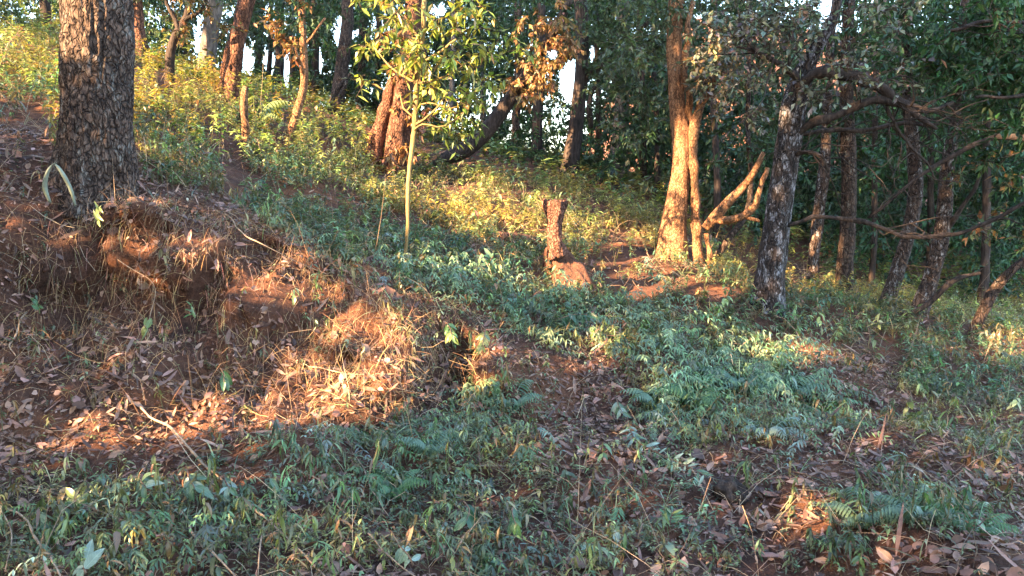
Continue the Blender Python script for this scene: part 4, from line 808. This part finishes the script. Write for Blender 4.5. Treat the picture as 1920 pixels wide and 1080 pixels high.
fern('fern', 'drooping fern at the lower right of the fern patch', 1540, 780, 8, .3, 'leaf_green', tilt=.3)
fern('fern', 'small bluish fern above the cut silvery branch', 1230, 770, 8, .32, 'leaf_teal')
fern('fern', 'fern fronds lying low along the edge of the brown path', 1440, 815, 8, .28, 'leaf_pale', tilt=.2)
fern('fern', 'fern under the weeds at the far edge of the glowing litter spot', 1620, 985, 9, .24, 'leaf_teal', tilt=.4)
fern('fern', 'fern close to the bottom litter heap, upper side', 1720, 975, 8, .22, 'leaf_teal', tilt=.4)
fern('fern', 'drooping weed fern at the right of the bottom litter heap', 1830, 1000, 8, .22, 'leaf_green', tilt=.4)
fern('fern', 'sunlit yellow fern beside the pale broken stub', 478, 240, 9, .75, 'leaf_lime', tilt=.5)
fern('fern', 'feathery fern in the foreground weeds below the orange strip', 800, 860, 9, .26, 'leaf_teal', tilt=.5)
fern('fern', 'soft green fern in the middle of the foreground weeds', 740, 930, 9, .24, 'leaf_green', tilt=.5)
fern('fern', 'fern beneath the leafy crest, near the bank hole', 960, 760, 8, .28, 'leaf_teal', tilt=.4)
# strap leaves by the big trunk
t = thing('strap_leaf_plant', 'pair of pale grey strap leaves bent into a peak by the thick trunk', 'plant', ground_at(115, 385)); org = np.array(t.location)
for L in ([(94,380,5.15,5),(84,352,5.12,9),(88,326,5.1,8),(97,310,5.1,5),(106,306,5.09,2)], [(141,386,5.15,4),(133,356,5.12,7),(120,330,5.1,8),(108,312,5.1,6),(100,306,5.1,2)]):
    P, r = px_line(L); C, rr = spline(P, r, .02); S = np.array([1.0, .25, .1]); b = Bag()
    rows = [C + S*(rr*k)[:, None] + np.array([0, -1.0, 0])*((1-abs(k))*rr*.5)[:, None] for k in (-1, 0, 1)]
    V = np.stack(rows, 1); I = np.arange(len(C)*3).reshape(-1, 3); b.add(V, [np.stack([I[:-1, :-1], I[:-1, 1:], I[1:, 1:], I[1:, :-1]], -1).reshape(-1, 4)])
    me = b.mesh('leaf', org); o = obj('leaf', me, M['strap'], t); s = o.modifiers.new('thickness', 'SOLIDIFY'); s.thickness = .004
# sticks
def stick(label, path, w, mat='twig_pale', lift=.03, name='stick', up=None, forks=()):
    G = np.array([ground_at(*p) for p in path]); n = len(G); lift = max(lift, .05 if G[:, 1].mean() > 4 else .085); G = lifted(G, np.full(n, lift)); G[0] = ground_at(*path[0])+np.array([0, 0, .01]) if path[0][1] < 1000 else G[0]
    t = thing(name, label, 'stick', G[0]); b = Bag(); w = w*.72; tube(b, G, np.linspace(w, w*.5, n), 7, .03, .2, 3, n*7, kink=.02); obj('shaft', b.mesh('shaft', G[0]), M[mat], t)
    for f in forks:
        Gf = lifted(np.array([ground_at(*p) for p in f]), np.full(len(f), lift)); b = Bag(); tube(b, Gf, np.linspace(w*.6, w*.3, len(Gf)), 6, .03, .15, 3, 3); obj('side_twig', b.mesh('side_twig', G[0]), M[mat], t)
stick('long pale stick running down from the orange litter through foreground weeds', [(275,755),(345,830),(400,882),(432,918),(495,978),(548,1012),(612,1072)], .009, forks=[[(495,978),(520,972),(545,968),(580,1000)],[(495,978),(487,1030),(484,1078)]])
stick('pale stick curving to the bottom edge at the left corner', [(-5,945),(58,992),(90,1035),(125,1085)], .008, forks=[[(0,950),(22,1000),(10,1070)]])
stick('straight grey stick ending at the bottom edge below drooping leaves', [(298,930),(360,992),(405,1038),(452,1086)], .007)
stick('slanting stick over the weeds right of the stick fork', [(540,872),(600,912),(640,950),(692,992)], .006)
stick('thin upright slanting stalk below the left end of orange strip', [(640,800),(690,880),(732,962)], .005, lift=.06)
stick('horizontal sunlit stick lying on the orange bank ledge', [(580,690),(660,690),(760,683)], .007, 'twig_pale', .05)
stick('reddish arching stem over the bare bank top', [(232,372),(262,425),(292,480)], .005, 'bark_red', .06)
stick('thin grey vine hanging down the bank face', [(208,492),(258,545),(278,600),(287,648)], .005, 'twig_pale', .05)
stick('long pale twig along the shaded upper edge of the bank', [(400,395),(460,440),(520,485),(605,522)], .006, 'twig_pale', .05)
stick('reddish twig slanting down the lower bank', [(340,628),(362,665),(382,705)], .005, 'bark_red', .05)
stick('orange twig poking up right of the bank plants', [(1062,642),(1100,610),(1135,578)], .006, 'twig_pale', .08)
stick('long grey twig lying across the brown path below the ferns', [(1398,848),(1500,880),(1605,908)], .006, 'twig_brown', .03)
stick('twig lying from the pale broad leaves to the bottom edge', [(1180,992),(1240,1020),(1310,1068)], .006, 'twig_brown', .03)
stick('short upright brown stick in weeds below the fern', [(962,858),(972,820),(980,778)], .007, 'twig_brown', .08)
stick('stick leaning up in front of the shadowed weed hole', [(858,1025),(890,980),(925,938)], .005, 'twig_pale', .06)
stick('thin twig crossing the weeds near the bottom middle', [(690,1000),(735,1040),(800,1085)], .005, 'twig_pale', .05)
stick('bleached upright stalk at the left edge of the bank litter', [(8,600),(10,640),(12,672)], .008, 'twig_pale', .04)
stick('dry twig lying from the glowing litter spot toward the bottom', [(1330,880),(1260,905),(1200,890)], .006, 'twig_brown', .03)
# dark clod on the path
t = thing('earth_clod', 'dark round clod of earth beside the path below the cut branch', 'clod', ground_at(1370, 935)); g = np.array(t.location); b = Bag()
th, ph = np.meshgrid(np.linspace(0, 2*math.pi, 28, endpoint=False), np.linspace(.08, math.pi-.08, 16)); d = np.stack([np.cos(th)*np.sin(ph), np.sin(th)*np.sin(ph), np.cos(ph)], -1)
rr = .075*(1+.35*fbm(d[..., 0]*2+9, d[..., 1]*2, d[..., 2]*2, 4, 4)); V = d*rr[..., None]*np.array([1.1, .9, .8])+np.array([0, 0, .03]); I = np.arange(28*16).reshape(16, 28); nx = np.roll(I, -1, 1)
obj('clod', mesh('clod', V.reshape(-1, 3), [np.stack([I[:-1], I[1:], nx[1:], nx[:-1]], -1).reshape(-1, 4)]), M['bark_dark'], t)
# fallen leaves one can pick out, lying on the ground
spots = [(40,945,.1,'c'),(60,968,.09,'a'),(35,985,.07,'a'),(1195,1035,.1,'c'),(1680,1060,.1,'c'),(1760,1035,.09,'a'),(1790,1062,.1,'c'),(1715,1040,.08,'a'),(1560,1055,.08,'c'),(145,665,.1,'a'),(170,655,.07,'a'),(130,648,.07,'b')]
for _ in range(170):
    z = random.random()
    if z < .5: x, y = random.uniform(0, 480), random.uniform(640, 900)
    elif z < .65: x, y = random.uniform(350, 900), random.uniform(430, 800)
    elif z < .85: x, y = random.uniform(1600, 1910), random.uniform(820, 1075)
    else: x, y = random.uniform(1050, 1700), random.uniform(680, 1000)
    spots.append((x, y, random.uniform(.05, .085), random.choice('aabbcd')))
for x, y, L, m in spots:
    L *= .8; g = ground_at(x, y); nn = Hn(np.array([g[0]]), np.array([g[1]]))[0]; nn = norm(nn+rng.normal(0, .35, 3)+TOCAM*.3); d = rng.normal(size=3); d = norm(d-nn*np.dot(d, nn))
    place_leaf('fallen_leaf', ground, g+nn*.025, d, nn, L, random.choice(['dead', 'dead2', 'curl', 'flat']), 'dead_'+m, np.zeros(3))
